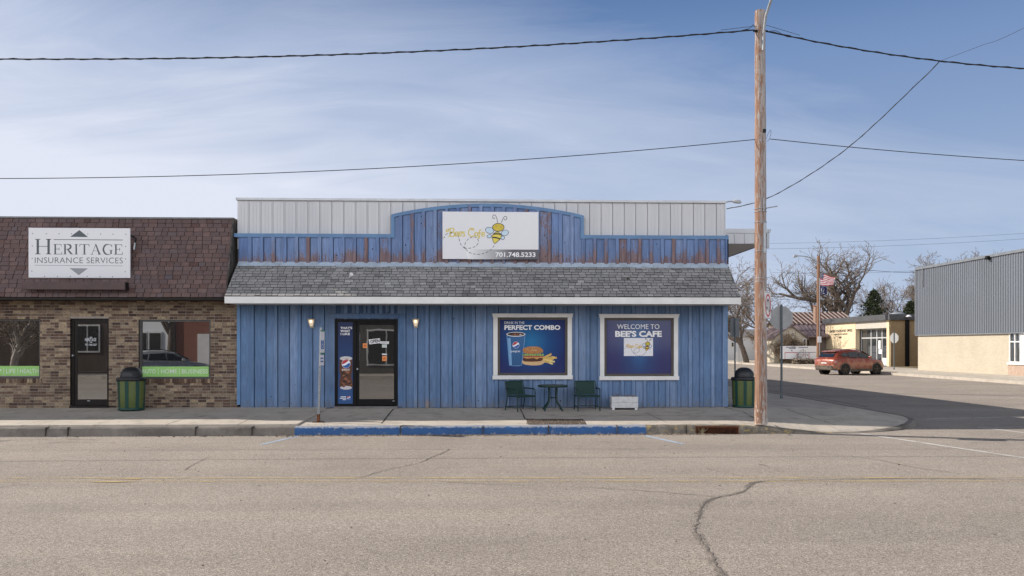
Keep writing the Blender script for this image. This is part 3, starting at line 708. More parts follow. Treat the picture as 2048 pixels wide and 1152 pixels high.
b.face([s1(*p) for p in smooth2([(372, 560), (362, 600), (360, 690), (372, 740), (362, 800), (372, 860), (490, 860), (494, 800), (484, 740), (495, 690), (494, 600), (488, 560), (430, 545), (372, 560)], 5)[:-1]], m=2)
b.face([sfx(.002)(*p) for p in ell(430, 560, 66, 22, 24)][::-1], m=4)
rr = random.Random(6)
for k in range(34):
    cx, cy = rr.uniform(382, 480), rr.uniform(575, 850); s = rr.uniform(8, 24)
    b.face([sfx(.0022 + k * .00001)(cx + s * math.cos(t + rr.uniform(-.2, .2)), cy + s * .8 * math.sin(t)) for t in [j * 1.05 for j in range(6)]], m=rr.choice((3, 3, 3, 8, 8, 2)))
b.face([sfx(.0021)(*p) for p in ell(430, 866, 62, 20, 20)][::-1], m=4)
logo(b, 430, 616, 46, sfx(.0035), 5, 6, 7)
b.text("pepsi", (388, -692, 468, -664), tf(sfx(.0035)), 0, 1)
logo(b, 458, 972, 19, sfx(.0035), 5, 6, 7)
for k, (x0, x1) in enumerate(((374, 430), (364, 430), (394, 430))): b.face([s1(x0, 958 + k * 15), s1(x1, 958 + k * 15), s1(x1, 965 + k * 15), s1(x0, 965 + k * 15)][::-1], m=1)
b.build('sidelight_poster', [POSA, WLET, COLA, COLA2, ICE, WHL, REDL, BLUL, DKC], dr)
# blue casing round the door with its small cut-outs above
b = MB(); c0, c1 = yz(657, 700)[0], yz(809, 700)[0]; zc = yz(700, 627.5)[1]
b.box(c0, DX0 - .002, -.045, .02, .04, DZ1 + .02); b.box(DX1 + .002, c1, -.045, .02, .04, DZ1 + .02); b.box(c0 - .02, c1 + .02, -.055, .02, DZ1 + .021, zc)
b.build('door_casing', BLUEW, cafe, bevel=.004)
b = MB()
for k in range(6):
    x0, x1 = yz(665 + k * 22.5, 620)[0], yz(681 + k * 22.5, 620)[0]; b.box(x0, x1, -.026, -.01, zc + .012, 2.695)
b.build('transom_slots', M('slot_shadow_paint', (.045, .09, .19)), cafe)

# windows with printed film
z6 = zp(970, 610, 5.12)
BUN = M('bun_crust', (.34, .13, .04), (.45, .22, .08), 22, .3); BUNL = P('bun_crumb', (.60, .40, .20)); LETT = M('lettuce_print', (.16, .30, .07), (.32, .42, .12), 40, .3); PATTY = M('patty_print', (.055, .02, .014), (.11, .045, .03), 40, .3)
TOMA = P('tomato_print', (.34, .07, .04)); CHEE = P('cheese_print', (.55, .30, .08)); FRY = M('fries_print', (.66, .46, .13), (.50, .31, .08), 18, .3); FRY2 = P('fries_light', (.72, .56, .22)); CUPB = mk_grad('cup_blue', 2, .9, 1.9, (.025, .085, .20), (.035, .12, .28), .25); CUPR = P('cup_rim', (.75, .74, .73)); SEED = P('sesame', (.65, .48, .28)); CUPL = P('cup_light', (.16, .33, .55))
GOLD = P('gold_ink', (.62, .48, .03)); GOLDL = P('gold_light', (.78, .68, .22)); WINGB = P('wing_blue', (.52, .66, .76)); HEADG = P('bee_gold', (.60, .46, .05)); BODYG = P('bee_yellow', (.72, .60, .10))
def draw_bee(b, f, k, mm, lettering=True):
    """bee emblem with its dashed flight path; f(zx, zy, layer) -> 3-D; mm = material indices: black, gold, light gold, wing, head, body"""
    K, G, GL, WB, HG, BG = mm; L = lambda n: (lambda x, y: f(x, y, n))
    for pts in ([(1100, 232), (1096, 195), (1082, 162), (1064, 153), (1052, 168), (1054, 186), (1066, 191), (1072, 180)], [(1141, 232), (1154, 196), (1172, 170), (1188, 168), (1197, 184), (1188, 203), (1172, 202), (1168, 188)]):
        b.ribbon(smooth2(pts, 5), 5 * k, L(1), K)
    for (cx, cy, rx, ry, a) in ((1020, 311, 43, 31, 14), (1017, 371, 25, 17, -8), (1177, 337, 38, 28, -22), (1154, 386, 19, 20, 20)):
        e = [(cx + x * math.cos(R(a)) - y * math.sin(R(a)), cy + x * math.sin(R(a)) + y * math.cos(R(a))) for x, y in ell(0, 0, rx, ry, 26)]
        b.face([f(*p, 1) for p in e][::-1], m=WB); b.ribbon(e + e[:1], 4.5 * k, L(2), K)
    body = smooth2([(1062, 342), (1046, 370), (1050, 402), (1071, 445), (1100, 425), (1132, 395), (1140, 360), (1126, 340), (1095, 328), (1062, 342)], 5)
    b.face([f(*p, 3) for p in body[:-1]], m=BG); b.ribbon(body, 5 * k, L(5), K)
    for s in ([(1056, 350), (1095, 346), (1137, 352)], [(1050, 384), (1090, 386), (1130, 402)]): b.ribbon(smooth2(s, 4), 13 * k ** .5, L(4), K)
    hd = ell(1109, 280, 59, 41, 32); b.face([f(*p, 3) for p in hd][::-1], m=HG); b.ribbon(hd + hd[:1], 6 * k, L(5), K)
    for (x, y) in ((1087, 266), (1137, 274)): b.face([f(*p, 5) for p in ell(x, y, 4 * k, 4 * k, 10)][::-1], m=K)
    path = smooth2([(548, 394), (575, 352), (612, 342), (652, 338), (690, 360), (708, 402), (726, 455), (765, 495), (820, 540), (900, 557), (975, 542), (1022, 515), (1050, 490), (1076, 452)], 10)
    loop = smooth2([(765, 495), (830, 491), (882, 468), (906, 428), (888, 390), (848, 380), (800, 402), (770, 445), (766, 492)], 10)
    for pl in (path, loop):
        acc = 0; seg = []
        for i in range(1, len(pl)):
            acc += math.dist(pl[i], pl[i - 1]); on = (acc % 44) < 26
            if on:
                if not seg: seg = [pl[i - 1]]
                seg.append(pl[i])
            elif seg: b.ribbon(seg, 5 * k, L(2), K); seg = []
        if seg: b.ribbon(seg, 5 * k, L(2), K)
    # curly hand lettering: Bee's Cafe
    G_ = [[(592, 296), (612, 308), (618, 340), (612, 372)], [(580, 300), (576, 322), (592, 324), (604, 300), (640, 288), (656, 304), (640, 328), (616, 334)], [(616, 334), (648, 332), (664, 352), (644, 374), (612, 370), (600, 376)],
          [(662, 350), (690, 348), (694, 332), (676, 328), (664, 346), (670, 368), (696, 364)], [(702, 350), (728, 348), (730, 332), (714, 328), (702, 346), (708, 368), (734, 364)], [(738, 318), (734, 336)],
          [(766, 330), (750, 328), (748, 342), (764, 352), (762, 368), (744, 370)],
          [(862, 312), (852, 294), (826, 292), (806, 316), (806, 350), (830, 372), (862, 366), (874, 354)], [(852, 294), (838, 304), (846, 316)],
          [(896, 334), (876, 332), (868, 352), (880, 370), (896, 360), (898, 336), (900, 366), (908, 370)], [(936, 312), (922, 308), (916, 330), (916, 372), (908, 392), (898, 384)], [(904, 338), (932, 334)],
          [(938, 354), (964, 350), (964, 334), (950, 332), (938, 350), (946, 370), (970, 364)]]
    if lettering:
        for st in G_: b.ribbon(smooth2(st, 5), 10 * k ** .5, L(2), G)
        for st in G_: b.ribbon(smooth2(st, 5), 3 * k ** .5, L(3), GL)
def cafe_window(px0, px1, py0, py1):
    """white casing with a wide head and sill, taupe sash, printed film"""
    b = MB(); x0, z1 = yz(px0, py0); x1, z0 = yz(px1, py1)
    hz = .09; cw = .115
    b.box(x0 - .015, x1 + .015, -.075, .02, z1 - hz, z1); b.box(x0 - .03, x1 + .03, -.085, .01, z1 - .022, z1 + .012); b.box(x0 - .02, x1 + .02, -.08, .02, z0, z0 + .105)
    b.box(x0, x0 + cw, -.055, .02, z0 + .106, z1 - hz - .001); b.box(x1 - cw, x1, -.055, .02, z0 + .106, z1 - hz - .001)
    win = b.build('window', WHITEP, cafe, bevel=.005)
    b = MB(); a0, a1, c0, c1 = x0 + cw + .001, x1 - cw - .001, z0 + .107, z1 - hz - .001; s = .062
    b.box(a0, a0 + s, -.03, .02, c0, c1); b.box(a1 - s, a1, -.03, .02, c0, c1); b.box(a0 + s, a1 - s, -.03, .02, c1 - s, c1); b.box(a0 + s, a1 - s, -.03, .02, c0, c0 + s)
    b.build('sash', SASH, win, bevel=.004); return win, (a0 + s, a1 - s, c0 + s, c1 - s)
PY = -.006
win, rc = cafe_window(986.5, 1143.5, 628, 758.5)
POSL = mk_poster('combo_print', ((rc[0] + rc[1]) / 2 - .05, (rc[2] + rc[3]) / 2 + .12), (.95, .95), (.030, .17, .36), (.022, .075, .21), (.026, .036, .125))
b = MB(); L = lambda n: (lambda zx, zy: tuple(onY(*z6(zx, zy), PY - .0009 * n)))
b.box(rc[0], rc[1], PY, .015, rc[2], rc[3])
b.face([L(1)(*p) for p in [(222, 303), (410, 303), (376, 616), (352, 622), (290, 624), (250, 618)]], m=1)
b.face([L(2)(*p) for p in [(232, 340), (262, 340), (276, 616), (254, 616)]], m=9)
b.ribbon([(224, 318), (250, 618), (290, 624), (352, 622), (376, 616), (409, 318)], 5, L(2.5), 9); b.face([L(2)(*p) for p in ell(316, 300, 97, 24, 30)][::-1], m=2); b.face([L(3)(*p) for p in ell(316, 299, 88, 18, 30)][::-1], m=3)
rr = random.Random(4)
for k in range(26):
    t = rr.uniform(0, 6.28); q = rr.random() ** .5; cx, cy = 316 + 78 * q * math.cos(t), 299 + 13 * q * math.sin(t); s = rr.uniform(5, 11)
    b.face([L(4 + k * .01)(cx + s * math.cos(u), cy + s * .6 * math.sin(u)) for u in (0, 1.3, 2.6, 3.9, 5.2)], m=rr.choice((4, 4, 5, 10)))
logo(b, 317, 410, 35, L(4), 6, 7, 8); b.text("pepsi", (265, -490, 358, -462), tf(L(4)), 0, 6)
b.build('poster', [POSL, CUPB, CUPR, DKC, COLA2, COLA, WHL, REDL, BLUL, CUPL, ICE], win)
b = MB()
rr = random.Random(9)
fr = []
for k in range(17):
    a = R(-38 + 72 * k / 16 + rr.uniform(-5, 5)); x, y = 590 + rr.uniform(-6, 16), 560 + rr.uniform(-24, 24); ln = rr.uniform(75, 145) * (1 - .25 * abs(a)); w = 9
    d = (math.cos(a), math.sin(a) * .62); n = (-d[1], d[0]); fr.append([(x + n[0] * w, y + n[1] * w), (x - n[0] * w, y - n[1] * w), (x + d[0] * ln - n[0] * w, y + d[1] * ln - n[1] * w), (x + d[0] * ln + n[0] * w, y + d[1] * ln + n[1] * w)])
for k, q in enumerate(fr): b.face([L(1 + k * .05)(*p) for p in q], m=k % 2)
b.face([L(2.2)(*p) for p in smooth2([(384, 566), (384, 596), (420, 612), (500, 619), (574, 612), (606, 590), (600, 566)], 4)], m=2)
b.face([L(2.5)(*p) for p in smooth2([(388, 548), (394, 574), (450, 580), (540, 578), (584, 568), (588, 540), (500, 532), (400, 534)], 4)], m=3)
b.face([L(2.8)(*p) for p in [(386, 536), (440, 530), (520, 534), (600, 528), (596, 546), (560, 540), (530, 556), (500, 542), (430, 548), (404, 542)]], m=4)
b.face([L(2.9)(*p) for p in [(390, 522), (470, 516), (590, 520), (596, 532), (500, 536), (390, 534)]], m=5)
lt = [(384 + k * 13, 500 + (9 if k % 2 else -7) + rr.uniform(-3, 3)) for k in range(18)]; lb = [(606 - k * 13, 518 + (7 if k % 2 else -4)) for k in range(18)]
b.face([L(3.2)(*p) for p in lt + lb], m=6)
b.face([L(3.5)(*p) for p in smooth2([(394, 488), (386, 468), (396, 444), (440, 428), (500, 424), (556, 430), (590, 456), (594, 480), (570, 492), (500, 500), (430, 498), (394, 488)], 5)[:-1]], m=7)
for k in range(40):
    t = rr.uniform(200, 340); q = rr.uniform(.2, .92); cx, cy = 492 + 96 * q * math.cos(R(t)), 480 + 52 * q * math.sin(R(t)); b.face([L(3.9)(cx + 3.2 * math.cos(u), cy + 2.2 * math.sin(u)) for u in (0, 1.2, 2.5, 3.8, 5)], m=8)
b.build('meal_print', [FRY, FRY2, BUNL, PATTY, CHEE, TOMA, LETT, BUN, SEED], win)
b = MB(); b.text("DRINK IN THE", (199, -195, 403, -169), tf(L(4)), 0, 0); b.text("PERFECT COMBO", (199, -255, 771, -206), tf(L(4)), .035, 0); b.build('poster_lettering', WLET, win)
win, rc = cafe_window(1199.5, 1355.5, 629, 760)
POSR = mk_poster('welcome_print', ((rc[0] + rc[1]) / 2, (rc[2] + rc[3]) / 2 + .05), (.62, 1.5), (.030, .125, .29), (.026, .055, .165), (.032, .036, .125))
b = MB(); b.box(rc[0], rc[1], PY, .015, rc[2], rc[3]); b.build('poster', POSR, win)
b = MB(); b.text("WELCOME TO", (1353, -246, 1786, -197), tf(L(2)), .0, 0); b.text("BEE'S CAFE", (1333, -327, 1811, -263), tf(L(2)), .04, 0); b.build('poster_lettering', WLET, win)
b = MB(); b.face([L(1)(*p) for p in ((1422, 338), (1422, 522), (1720, 522), (1720, 338))])
sc = lambda x, y: (1422 + (x - 520) / (1240 - 520) * 298, 336 + (y - 145) / (570 - 145) * 190)
draw_bee(b, lambda x, y, n: L(2 + n * .6)(*sc(x, y)), 1.7, (1, 2, 3, 4, 5, 6)); b.build('bee_card', [SIGNW, BLACKI, P('orange_gold', (.62, .33, .05)), GOLDL, P('pale_wing', (.6, .66, .74)), HEADG, P('bee_amber', (.68, .45, .08))], win)

# cafe sign board
z4 = zp(780, 400, 5.12); SY = -.16
sgn = thing('cafe_sign', 'white sign board with a bee and dashed flight path above the porch roof', 'sign', tuple(onY(981, 519, SY)))
b = MB(); x0, zt = yz(885, 423, SY); x1, zb = yz(1077, 518.5, SY); b.box(x0, x1, SY, SY + .05, zb, zt); b.build('sign_board', [SIGNW], sgn, bevel=.004)
L4 = lambda n: (lambda zx, zy: tuple(onY(*z4(zx, zy), SY - .001 - .0008 * n)))
bx0, bx1 = L4(0)(770, 505)[0], L4(0)(1522, 505)[0]
b = MB(); b.face([L4(0)(770, 505), L4(0)(800, 606), L4(0)(1521, 609), L4(0)(1521, 508)]); b.build('phone_band', mk_grad('grey_fade_print', 0, bx0 - ORG[sgn.name].x, bx1 - ORG[sgn.name].x - .7, (.78, .78, .79), (.085, .085, .095)), sgn)
# the fade is printed relative to the sign, whose origin is its foot
b = MB(); draw_bee(b, lambda x, y, n: L4(1 + n)(x, y), 1.0, (0, 1, 2, 3, 4, 5)); b.build('bee_emblem', [BLACKI, GOLD, GOLDL, WINGB, HEADG, BODYG], sgn)
b = MB(); b.text("701.748.5233", (1080, -584, 1490, -535), tf(L4(1)), .025, 0); b.build('phone_number', WLET, sgn)
b = MB(); b.box(x0 + .3, x0 + .36, SY + .05, -.05, zb + .1, zt - .1); b.build('sign_batten', BLKM, sgn); b = MB(); b.box(x1 - .36, x1 - .3, SY + .05, -.05, zb + .1, zt - .1); b.build('sign_batten', BLKM, sgn)

# wall lanterns (lit)
LAMPG = M_emit('lantern_glow', (1.0, .76, .50), 1.2); LAMPC = M('aged_ivory', (.50, .46, .38), (.40, .36, .29), 14, .5, .3)
for (px, lab) in ((624, 'lit ivory wall lantern left of the cafe door, behind the perforated post'), (832, 'lit ivory wall lantern right of the cafe door, beside the combo window')):
    q = onY(px, 656, -.03); t = thing('wall_lantern', lab, 'wall lamp', (q.x, -.03, q.z), 0, 'wall lanterns beside the cafe door')
    b = MB(); b.hexa([(-.045, -.02, 0), (.045, -.02, 0), (.045, .0, 0), (-.045, .0, 0), (-.055, -.02, .15), (.055, -.02, .15), (.055, .0, .15), (-.055, .0, .15)]); b.hexa([(-.05, -.13, .205), (.05, -.13, .205), (.06, 0, .205), (-.06, 0, .205), (-.095, -.17, .235), (.095, -.17, .235), (.095, 0, .235), (-.095, 0, .235)][0:8])
    for sx in (-1, 1): b.hexa([(sx * .04 - .006, -.085, .05), (sx * .04 + .006, -.085, .05), (sx * .04 + .006, -.075, .05), (sx * .04 - .006, -.075, .05), (sx * .08 - .006, -.145, .205), (sx * .08 + .006, -.145, .205), (sx * .08 + .006, -.135, .205), (sx * .08 - .006, -.135, .205)])
    b.box(-.045, .045, -.09, -.02, .03, .05); b.build('lantern_frame', LAMPC, t, local=True)
    b = MB(); b.hexa([(-.036, -.075, .052), (.036, -.075, .052), (.036, -.025, .052), (-.036, -.025, .052), (-.07, -.135, .20), (.07, -.135, .20), (.07, -.025, .20), (-.07, -.025, .20)]); b.build('lantern_glass', M_emit('lit_seeded_glass', (.78, .66, .48), .16), t, local=True)
    b = MB(); b.lathe([(0, 0), (.02, .01), (.03, .04), (.02, .07), (0, .08)], (0, -.142, .125), 12); b.build('lantern_bulb', LAMPG, t, local=True)
# little flood lamp on the porch roof
for (px, py, mm, lab) in ((698, 553, WHITEP, 'small white flood lamp on the left part of the shingled porch roof'), (1252, 564, SASH, 'small dark bracket lamp on the right part of the shingled porch roof')):
    Yq = -.55; q = onY(px, py, Yq); k = (RT - EZT) / (-EY); zz0 = RT + k * Yq; t = thing('roof_lamp', lab, 'flood lamp', (q.x, Yq, zz0 + .01))
    s = 1.0 if mm is WHITEP else .6
    b = MB(); b.tube([(0, 0, -.03), (-.0, -.04 * s, .05 * s), (.04 * s, -.08 * s, .10 * s)], .012, 6); b.build('lamp_bracket', GALV, t, local=True)
    b = MB(); b.tube([(.02 * s, -.05 * s, .075 * s), (.07 * s, -.12 * s, .13 * s), (.09 * s, -.16 * s, .15 * s)], [.018 * s, .045 * s, .05 * s], 10); b.build('lamp_head', mm, t, local=True)
# canopy on the cafe's flank
q0 = onY(1453, 458, 3.0); q1 = onY(1540, 490, 3.0); CX1 = q1.x; CZ0, CZ1 = onY(1500, 488, 3.0).z, onY(1500, 458.5, 3.0).z
can = thing('metal_canopy', 'white metal canopy sticking out from the side of the blue cafe, behind the pole', 'canopy', (XE, 3, CZ0))
b = MB(); b.box(XE + .05, CX1 - .12, 3.0, 3.04, CZ0 + .01, CZ1); b.box(CX1 - .14, CX1 - .10, 3.04, 27, CZ0 + .01, CZ1)
x = XE + .25
while x < CX1 - .2: b.box(x - .02, x + .02, 2.98, 3.0, CZ0 + .01, CZ1 - .13); x += .31
b.box(XE + .05, CX1 - .10, 2.975, 3.05, CZ1 - .12, CZ1 + .01); b.build('canopy_fascia', WHITEM, can)
b = MB(); b.box(XE + .05, CX1 - .16, 3.05, 27, CZ0 + .02, CZ0 + .05)
yy = 3.2
b.build('canopy_soffit', M('cream_soffit', (.74, .68, .58), (.68, .62, .53), 2, .6, .3, stretch=(1, 8, 1)), can)
b = MB(); b.box(XE + .05, CX1 - .12, 3.05, 27, CZ1 - .1, CZ1 - .04); b.build('canopy_roof', WHITEM, can)
b = MB(); b.prism([(0, 0), (.10, .0), (.13, .10), (0, .10)], lambda a, z: (CX1 - .10 + a, 2.98, CZ1 - .10 + z), lambda a, z: (CX1 - .10 + a, 27, CZ1 - .10 + z)); b.box(CX1 - .098, CX1 - .02, 3.0, 3.08, CZ0 - .12, CZ1 - .105); b.build('gutter', GALV, can)

# ------------------------------------------------------------ insurance office
HX = -6.52
ins = thing('insurance_office', 'low brown brick office with a steep brown shingled mansard roof', 'building', (-10, 0, 0))
HYW = .06
def hz_(px, py, Y=HYW): p = onY(px, py, Y); return p.x, p.z
hd0, hdt = hz_(140, 637); hd1, _ = hz_(217.5, 637); hw0, hwt = hz_(277, 639.5); hw1, hwb = hz_(421, 757.5); lw1, lwt = hz_(80, 637.5); _, lwb = hz_(80, 757)
lw0 = lw1 - 1.95
hops = [(hd0, hd1, -.2, hdt), (hw0, hw1, hwb, hwt), (lw0, lw1, lwb, lwt)]
b = MB(); mo = MB(); rr = random.Random(17)
X0W = -19.0; ch = .0745; nrow = 40; z0 = .02
def free(a, c, p, q):
    """pieces of the brick a..c at height p..q outside the openings"""
    segs = [(a, c)]
    for (o0, o1, q0, q1) in hops:
        if p < q1 - .01 and q > q0 + .01:
            segs = [s for (u, v) in segs for s in ((u, min(v, o0)), (max(u, o1), v)) if s[1] - s[0] > .015]
    return segs
soldier = []
for r in range(nrow):
    p = z0 + r * ch; q = p + ch - .013; x = X0W - (.105 if r % 2 else 0)
    if p > 2.98: break
    while x < -6.44:
        bl = .197 if rr.random() < .72 else .092
        for (u, v) in free(x, min(x + bl, -6.44), p, q):
            rv = rr.random(); b.box(u, v, HYW + rr.uniform(-.005, .003), HYW + .1, p, q, max(.001, rv))
        x += bl + .013
for (o0, o1, q0, q1) in hops[1:]:
    x = o0 - .02
    while x < o1 + .02: b.box(x, x + .064, HYW - .022, HYW + .05, q0 - .11, q0 - .004, rr.random()); x += .075
br = b.build('brick_wall', BRK, ins)
mo = MB()
for (o0, o1, q0, q1) in [(X0W, lw0, 0, 0), (lw1, hd0, 0, 0), (hd1, hw0, 0, 0), (hw1, -6.44, 0, 0)]: mo.box(o0, o1, HYW + .008, HYW + .25, 0, 2.99)
for (o0, o1, q0, q1) in hops:
    if q0 > 0: mo.box(o0, o1, HYW + .008, HYW + .25, 0, q0 - .002)
    mo.box(o0, o1, HYW + .008, HYW + .25, q1 + .002, 2.99)
mo.build('mortar_backing', MORT, br)
b = MB(); b.box(X0W, -6.46, .9, 22, 0, 4.7); b.build('shell', bpy.data.materials['tar_roof'], ins)
MY0, MZ0, MZ1 = -.60, 2.86, 4.93
b = MB(); shingles(b, X0W, HX - .02, (MY0, MZ0), (0.0, MZ1), 18, .205, 33, .012); mr = b.build('mansard_roof', [SHINGB, EDGESH], ins)
b = MB(); b.prism([(MY0, MZ0 - .005), (-.004, MZ1 - .005), (.35, MZ1 - .005), (.35, MZ0 - .005)], lambda y, z: (X0W, y + .006, z), lambda y, z: (HX - .022, y + .006, z)); b.build('mansard_core', DKBR, mr)
b = MB(); b.prism([(MY0 - .04, MZ0 - .02), (-.03, MZ1 + .03), (.36, MZ1 + .03), (.36, MZ0 - .02)], lambda y, z: (HX - .02, y, z), lambda y, z: (HX + .015, y, z)); b.build('rake_end', M('weathered_dark_board', (.05, .045, .042), (.12, .11, .10), 9, .9, .1, stretch=(1, 1, .5)), mr)
b = MB(); b.box(X0W, HX - .0, -.03, .40, MZ1 + .002, MZ1 + .045); b.build('roof_edging', M('grey_edging', (.16, .16, .165), (.11, .11, .11), 6, .5, .4), ins)
b = MB(); b.box(X0W, HX - .02, MY0 + .01, HYW - .01, MZ0 - .06, MZ0 - .012); b.build('soffit', DKBR, ins)
# office door
b = MB(); fz = .045
b.box(hd0, hd0 + .07, HYW + .06, HYW + .16, .06, hdt); b.box(hd1 - .07, hd1, HYW + .06, HYW + .16, .06, hdt); b.box(hd0 + .07, hd1 - .07, HYW + .06, HYW + .16, hdt - .07, hdt)
gx0, gz1 = hz_(151, 647); gx1, gz0 = hz_(212, 799)
b.box(hd0 + .073, gx0, HYW + .08, HYW + .13, .09, hdt - .073); b.box(gx1, hd1 - .073, HYW + .08, HYW + .13, .09, hdt - .073); b.box(gx0, gx1, HYW + .08, HYW + .13, gz1, hdt - .073); b.box(gx0, gx1, HYW + .08, HYW + .13, .09, gz0)
zr = hz_(180, 745)[1]; b.box(gx0, gx1, HYW + .08, HYW + .13, zr - .02, zr + .02)
od = b.build('door', DKBR, ins, bevel=.004)
b = MB(); b.box(gx0, gx1, HYW + .10, HYW + .11, gz0, zr - .02); b.box(gx0, gx1, HYW + .10, HYW + .11, zr + .02, gz1); b.build('glass', GLASSD, od)
b = MB(); b.box(hd0, hd1, HYW - .05, HYW + .2, .03, .085); b.build('threshold', DKBR, od); b = MB(); q = onY(147, 711, HYW + .07); b.tube([(q.x, HYW + .08, q.z), (q.x, HYW + .02, q.z)], .022, 10); b.build('lock', GALV, od); b = MB(); q = onY(177.5, 801.5, HYW + .08); b.box(q.x - .035, q.x + .035, HYW + .07, HYW + .079, q.z - .012, q.z + .012); b.build('kick_plate', GALV, od)
HFD = lambda px, py: tuple(onY(px, py, HYW + .098)); hl = tf(HFD)
PALEL = P('pale_decal', (.50, .52, .55))
b = MB(); b.text("HERITAGE", (170, -682.5, 192.5, -676), hl, .02, 0); b.text("701-748-5557", (170, -691.5, 193.5, -687.5), hl, .02, 0)
b.face([HFD(178, 675.2), HFD(186, 675.2), HFD(182, 673.4)], m=0); b.face([HFD(178, 683.6), HFD(182, 685.6), HFD(186, 683.6)], m=0); b.build('door_lettering', PALEL, od)
def office_window(x0, x1, zb, zt, txt, trect, bpx):
    b = MB(); yb = HYW + .05; s = .05
    b.box(x0, x0 + s, yb, yb + .1, zb, zt); b.box(x1 - s, x1, yb, yb + .1, zb, zt); b.box(x0 + s, x1 - s, yb, yb + .1, zt - s, zt); b.box(x0, x1, yb - .05, yb + .1, zb, zb + .05)
    w = b.build('window', M('office_window_frame', (.07, .066, .064), (.055, .052, .05), 8, .45, .4), ins, bevel=.003)
    b = MB(); b.box(x0 + s, x1 - s, yb + .05, yb + .06, zb + .05, zt - s); b.build('glass', GLASSD, w)
    f = lambda px, py: tuple(onY(px, py, yb + .046))
    b = MB(); b.face([f(bpx[0], bpx[3]), f(bpx[1], bpx[3]), f(bpx[1], bpx[2]), f(bpx[0], bpx[2])]); b.build('lettered_banner', GREENB, w)
    f2 = lambda px, py: tuple(onY(px, -py, yb + .043)); b = MB(); 
    for tx, r in zip(txt, trect): b.text(tx, (r[0], -r[3], r[1], -r[2]), f2, .008 if tx != '|' else 0, 0)
    b.build('banner_lettering', P('banner_white', (.62, .70, .58)), w); return w
office_window(hw0, hw1, hwb, hwt, ("AUTO", "|", "HOME", "|", "BUSINESS"), ((283.5, 311, 738.5, 747), (316, 317, 737, 748.5), (322, 354, 738.5, 747), (358.5, 359.5, 737, 748.5), (364, 416, 738.5, 747)), (281, 417.5, 733, 753.5))
wl = office_window(lw0, lw1, lwb, lwt, ("P", "|", "LIFE", "|", "HEALTH"), ((-6, 3, 737.5, 746.5), (7, 8, 736, 748.5), (12, 31, 737.5, 746.5), (35.3, 36.3, 736, 748.5), (40, 77, 737.5, 746.5)), (lw0 * 0 - 66, 78.5, 732, 751.5))
# sign
HS = -.50
hs = thing('insurance_sign', 'white rectangular board lettered in grey with two triangles, on the brown mansard', 'sign', tuple(onY(158, 556, HS)))
F = lambda px, py: tuple(onY(px, py, HS - .001)); x0, zt = onY(57, 455, HS).x, onY(57, 455.5, HS).z; x1, zb = onY(260, 556, HS).x, onY(260, 556, HS).z
b = MB(); b.box(x0, x1, HS, HS + .05, zb, zt); b.box(x0 + .15, x0 + .21, HS + .05, HS + .45, zt - .45, zt - .39, m=1); b.box(x1 - .21, x1 - .15, HS + .05, HS + .45, zt - .45, zt - .39, m=1); b.box(x0 + .15, x0 + .21, HS + .05, HS + .2, zb + .2, zb + .26, m=1); b.box(x1 - .21, x1 - .15, HS + .05, HS + .2, zb + .2, zb + .26, m=1)
b.build('sign_board', [SIGNW, BLKM], hs, bevel=.004)
zh = zp(0, 440, 6.776); h0 = lambda zx, zy: F(*zh(zx, zy))
b = MB(); b.face([h0(950, 228), h0(1194, 231), h0(1076, 136)], m=0); b.face([h0(942, 652), h0(1068, 748), h0(1192, 656)], m=1)
b.ribbon([(728, 265), (1664, 271)], 9, h0, 0); b.ribbon([(470, 613), (1660, 622)], 6, h0, 1); b.build('sign_emblem', [SLATE, P('mid_grey_ink', (.27, .28, .30))], hs)
# serif capitals drawn stroke by stroke
def serif(ch):
    """strokes in a unit box (x right, y up): list of (points, widths)"""
    T, t, s = .15, .045, .045
    st = lambda x: ([(x, 0), (x, 1)], [T, T]); sf = lambda x, y, w=.32: ([(x - w / 2, y), (x + w / 2, y)], [s, s])
    if ch == 'H': return 1.0, [st(.17), st(.83), sf(.17, .02), sf(.17, .98), sf(.83, .02), sf(.83, .98), ([(.17, .52), (.83, .52)], [t * .8, t * .8])]
    if ch == 'E': return .82, [st(.17), sf(.14, .02, .28), sf(.14, .98, .28), ([(.17, .98), (.72, .98)], [t, t]), ([(.72, 1.0), (.75, .74)], [.07, .02]), ([(.17, .02), (.76, .02)], [t, t]), ([(.76, 0), (.82, .28)], [.08, .02]), ([(.17, .52), (.52, .52)], [t, t]), ([(.53, .66), (.53, .38)], [.05, .05])]
    if ch == 'R': return .92, [st(.17), sf(.14, .02, .3), sf(.14, .98, .28), (smooth2([(.17, .98), (.45, .98), (.66, .88), (.70, .74), (.62, .58), (.40, .50), (.17, .50)], 5), None), ([(.42, .5), (.62, .22), (.78, .04)], [.12, .16, .15]), ([(.72, .03), (.94, .03)], [.06, .05])]
    if ch == 'I': return .40, [st(.2), sf(.2, .02), sf(.2, .98)]
    if ch == 'T': return .95, [st(.47), sf(.47, .02, .36), ([(.06, .98), (.88, .98)], [t, t]), ([(.06, 1.0), (.01, .74)], [.09, .02]), ([(.88, 1.0), (.93, .74)], [.09, .02])]
    if ch == 'A': return 1.0, [([(.12, .0), (.48, 1.0)], [t, t]), ([(.47, 1.02), (.84, 0)], [T * .7, T * 1.1]), sf(.11, .02, .24), sf(.84, .02, .3), ([(.26, .36), (.68, .36)], [t * .7, t * .7])]
    if ch == 'G': return 1.0, [(smooth2([(.88, .78), (.78, .93), (.52, 1.0), (.24, .88), (.10, .5), (.24, .12), (.52, -.0), (.76, .06), (.84, .14)], 6), 'g'), ([(.88, 1.0), (.90, .70)], [.05, .02]), ([(.82, .06), (.82, .42)], [.14, .14]), sf(.82, .42, .3)]
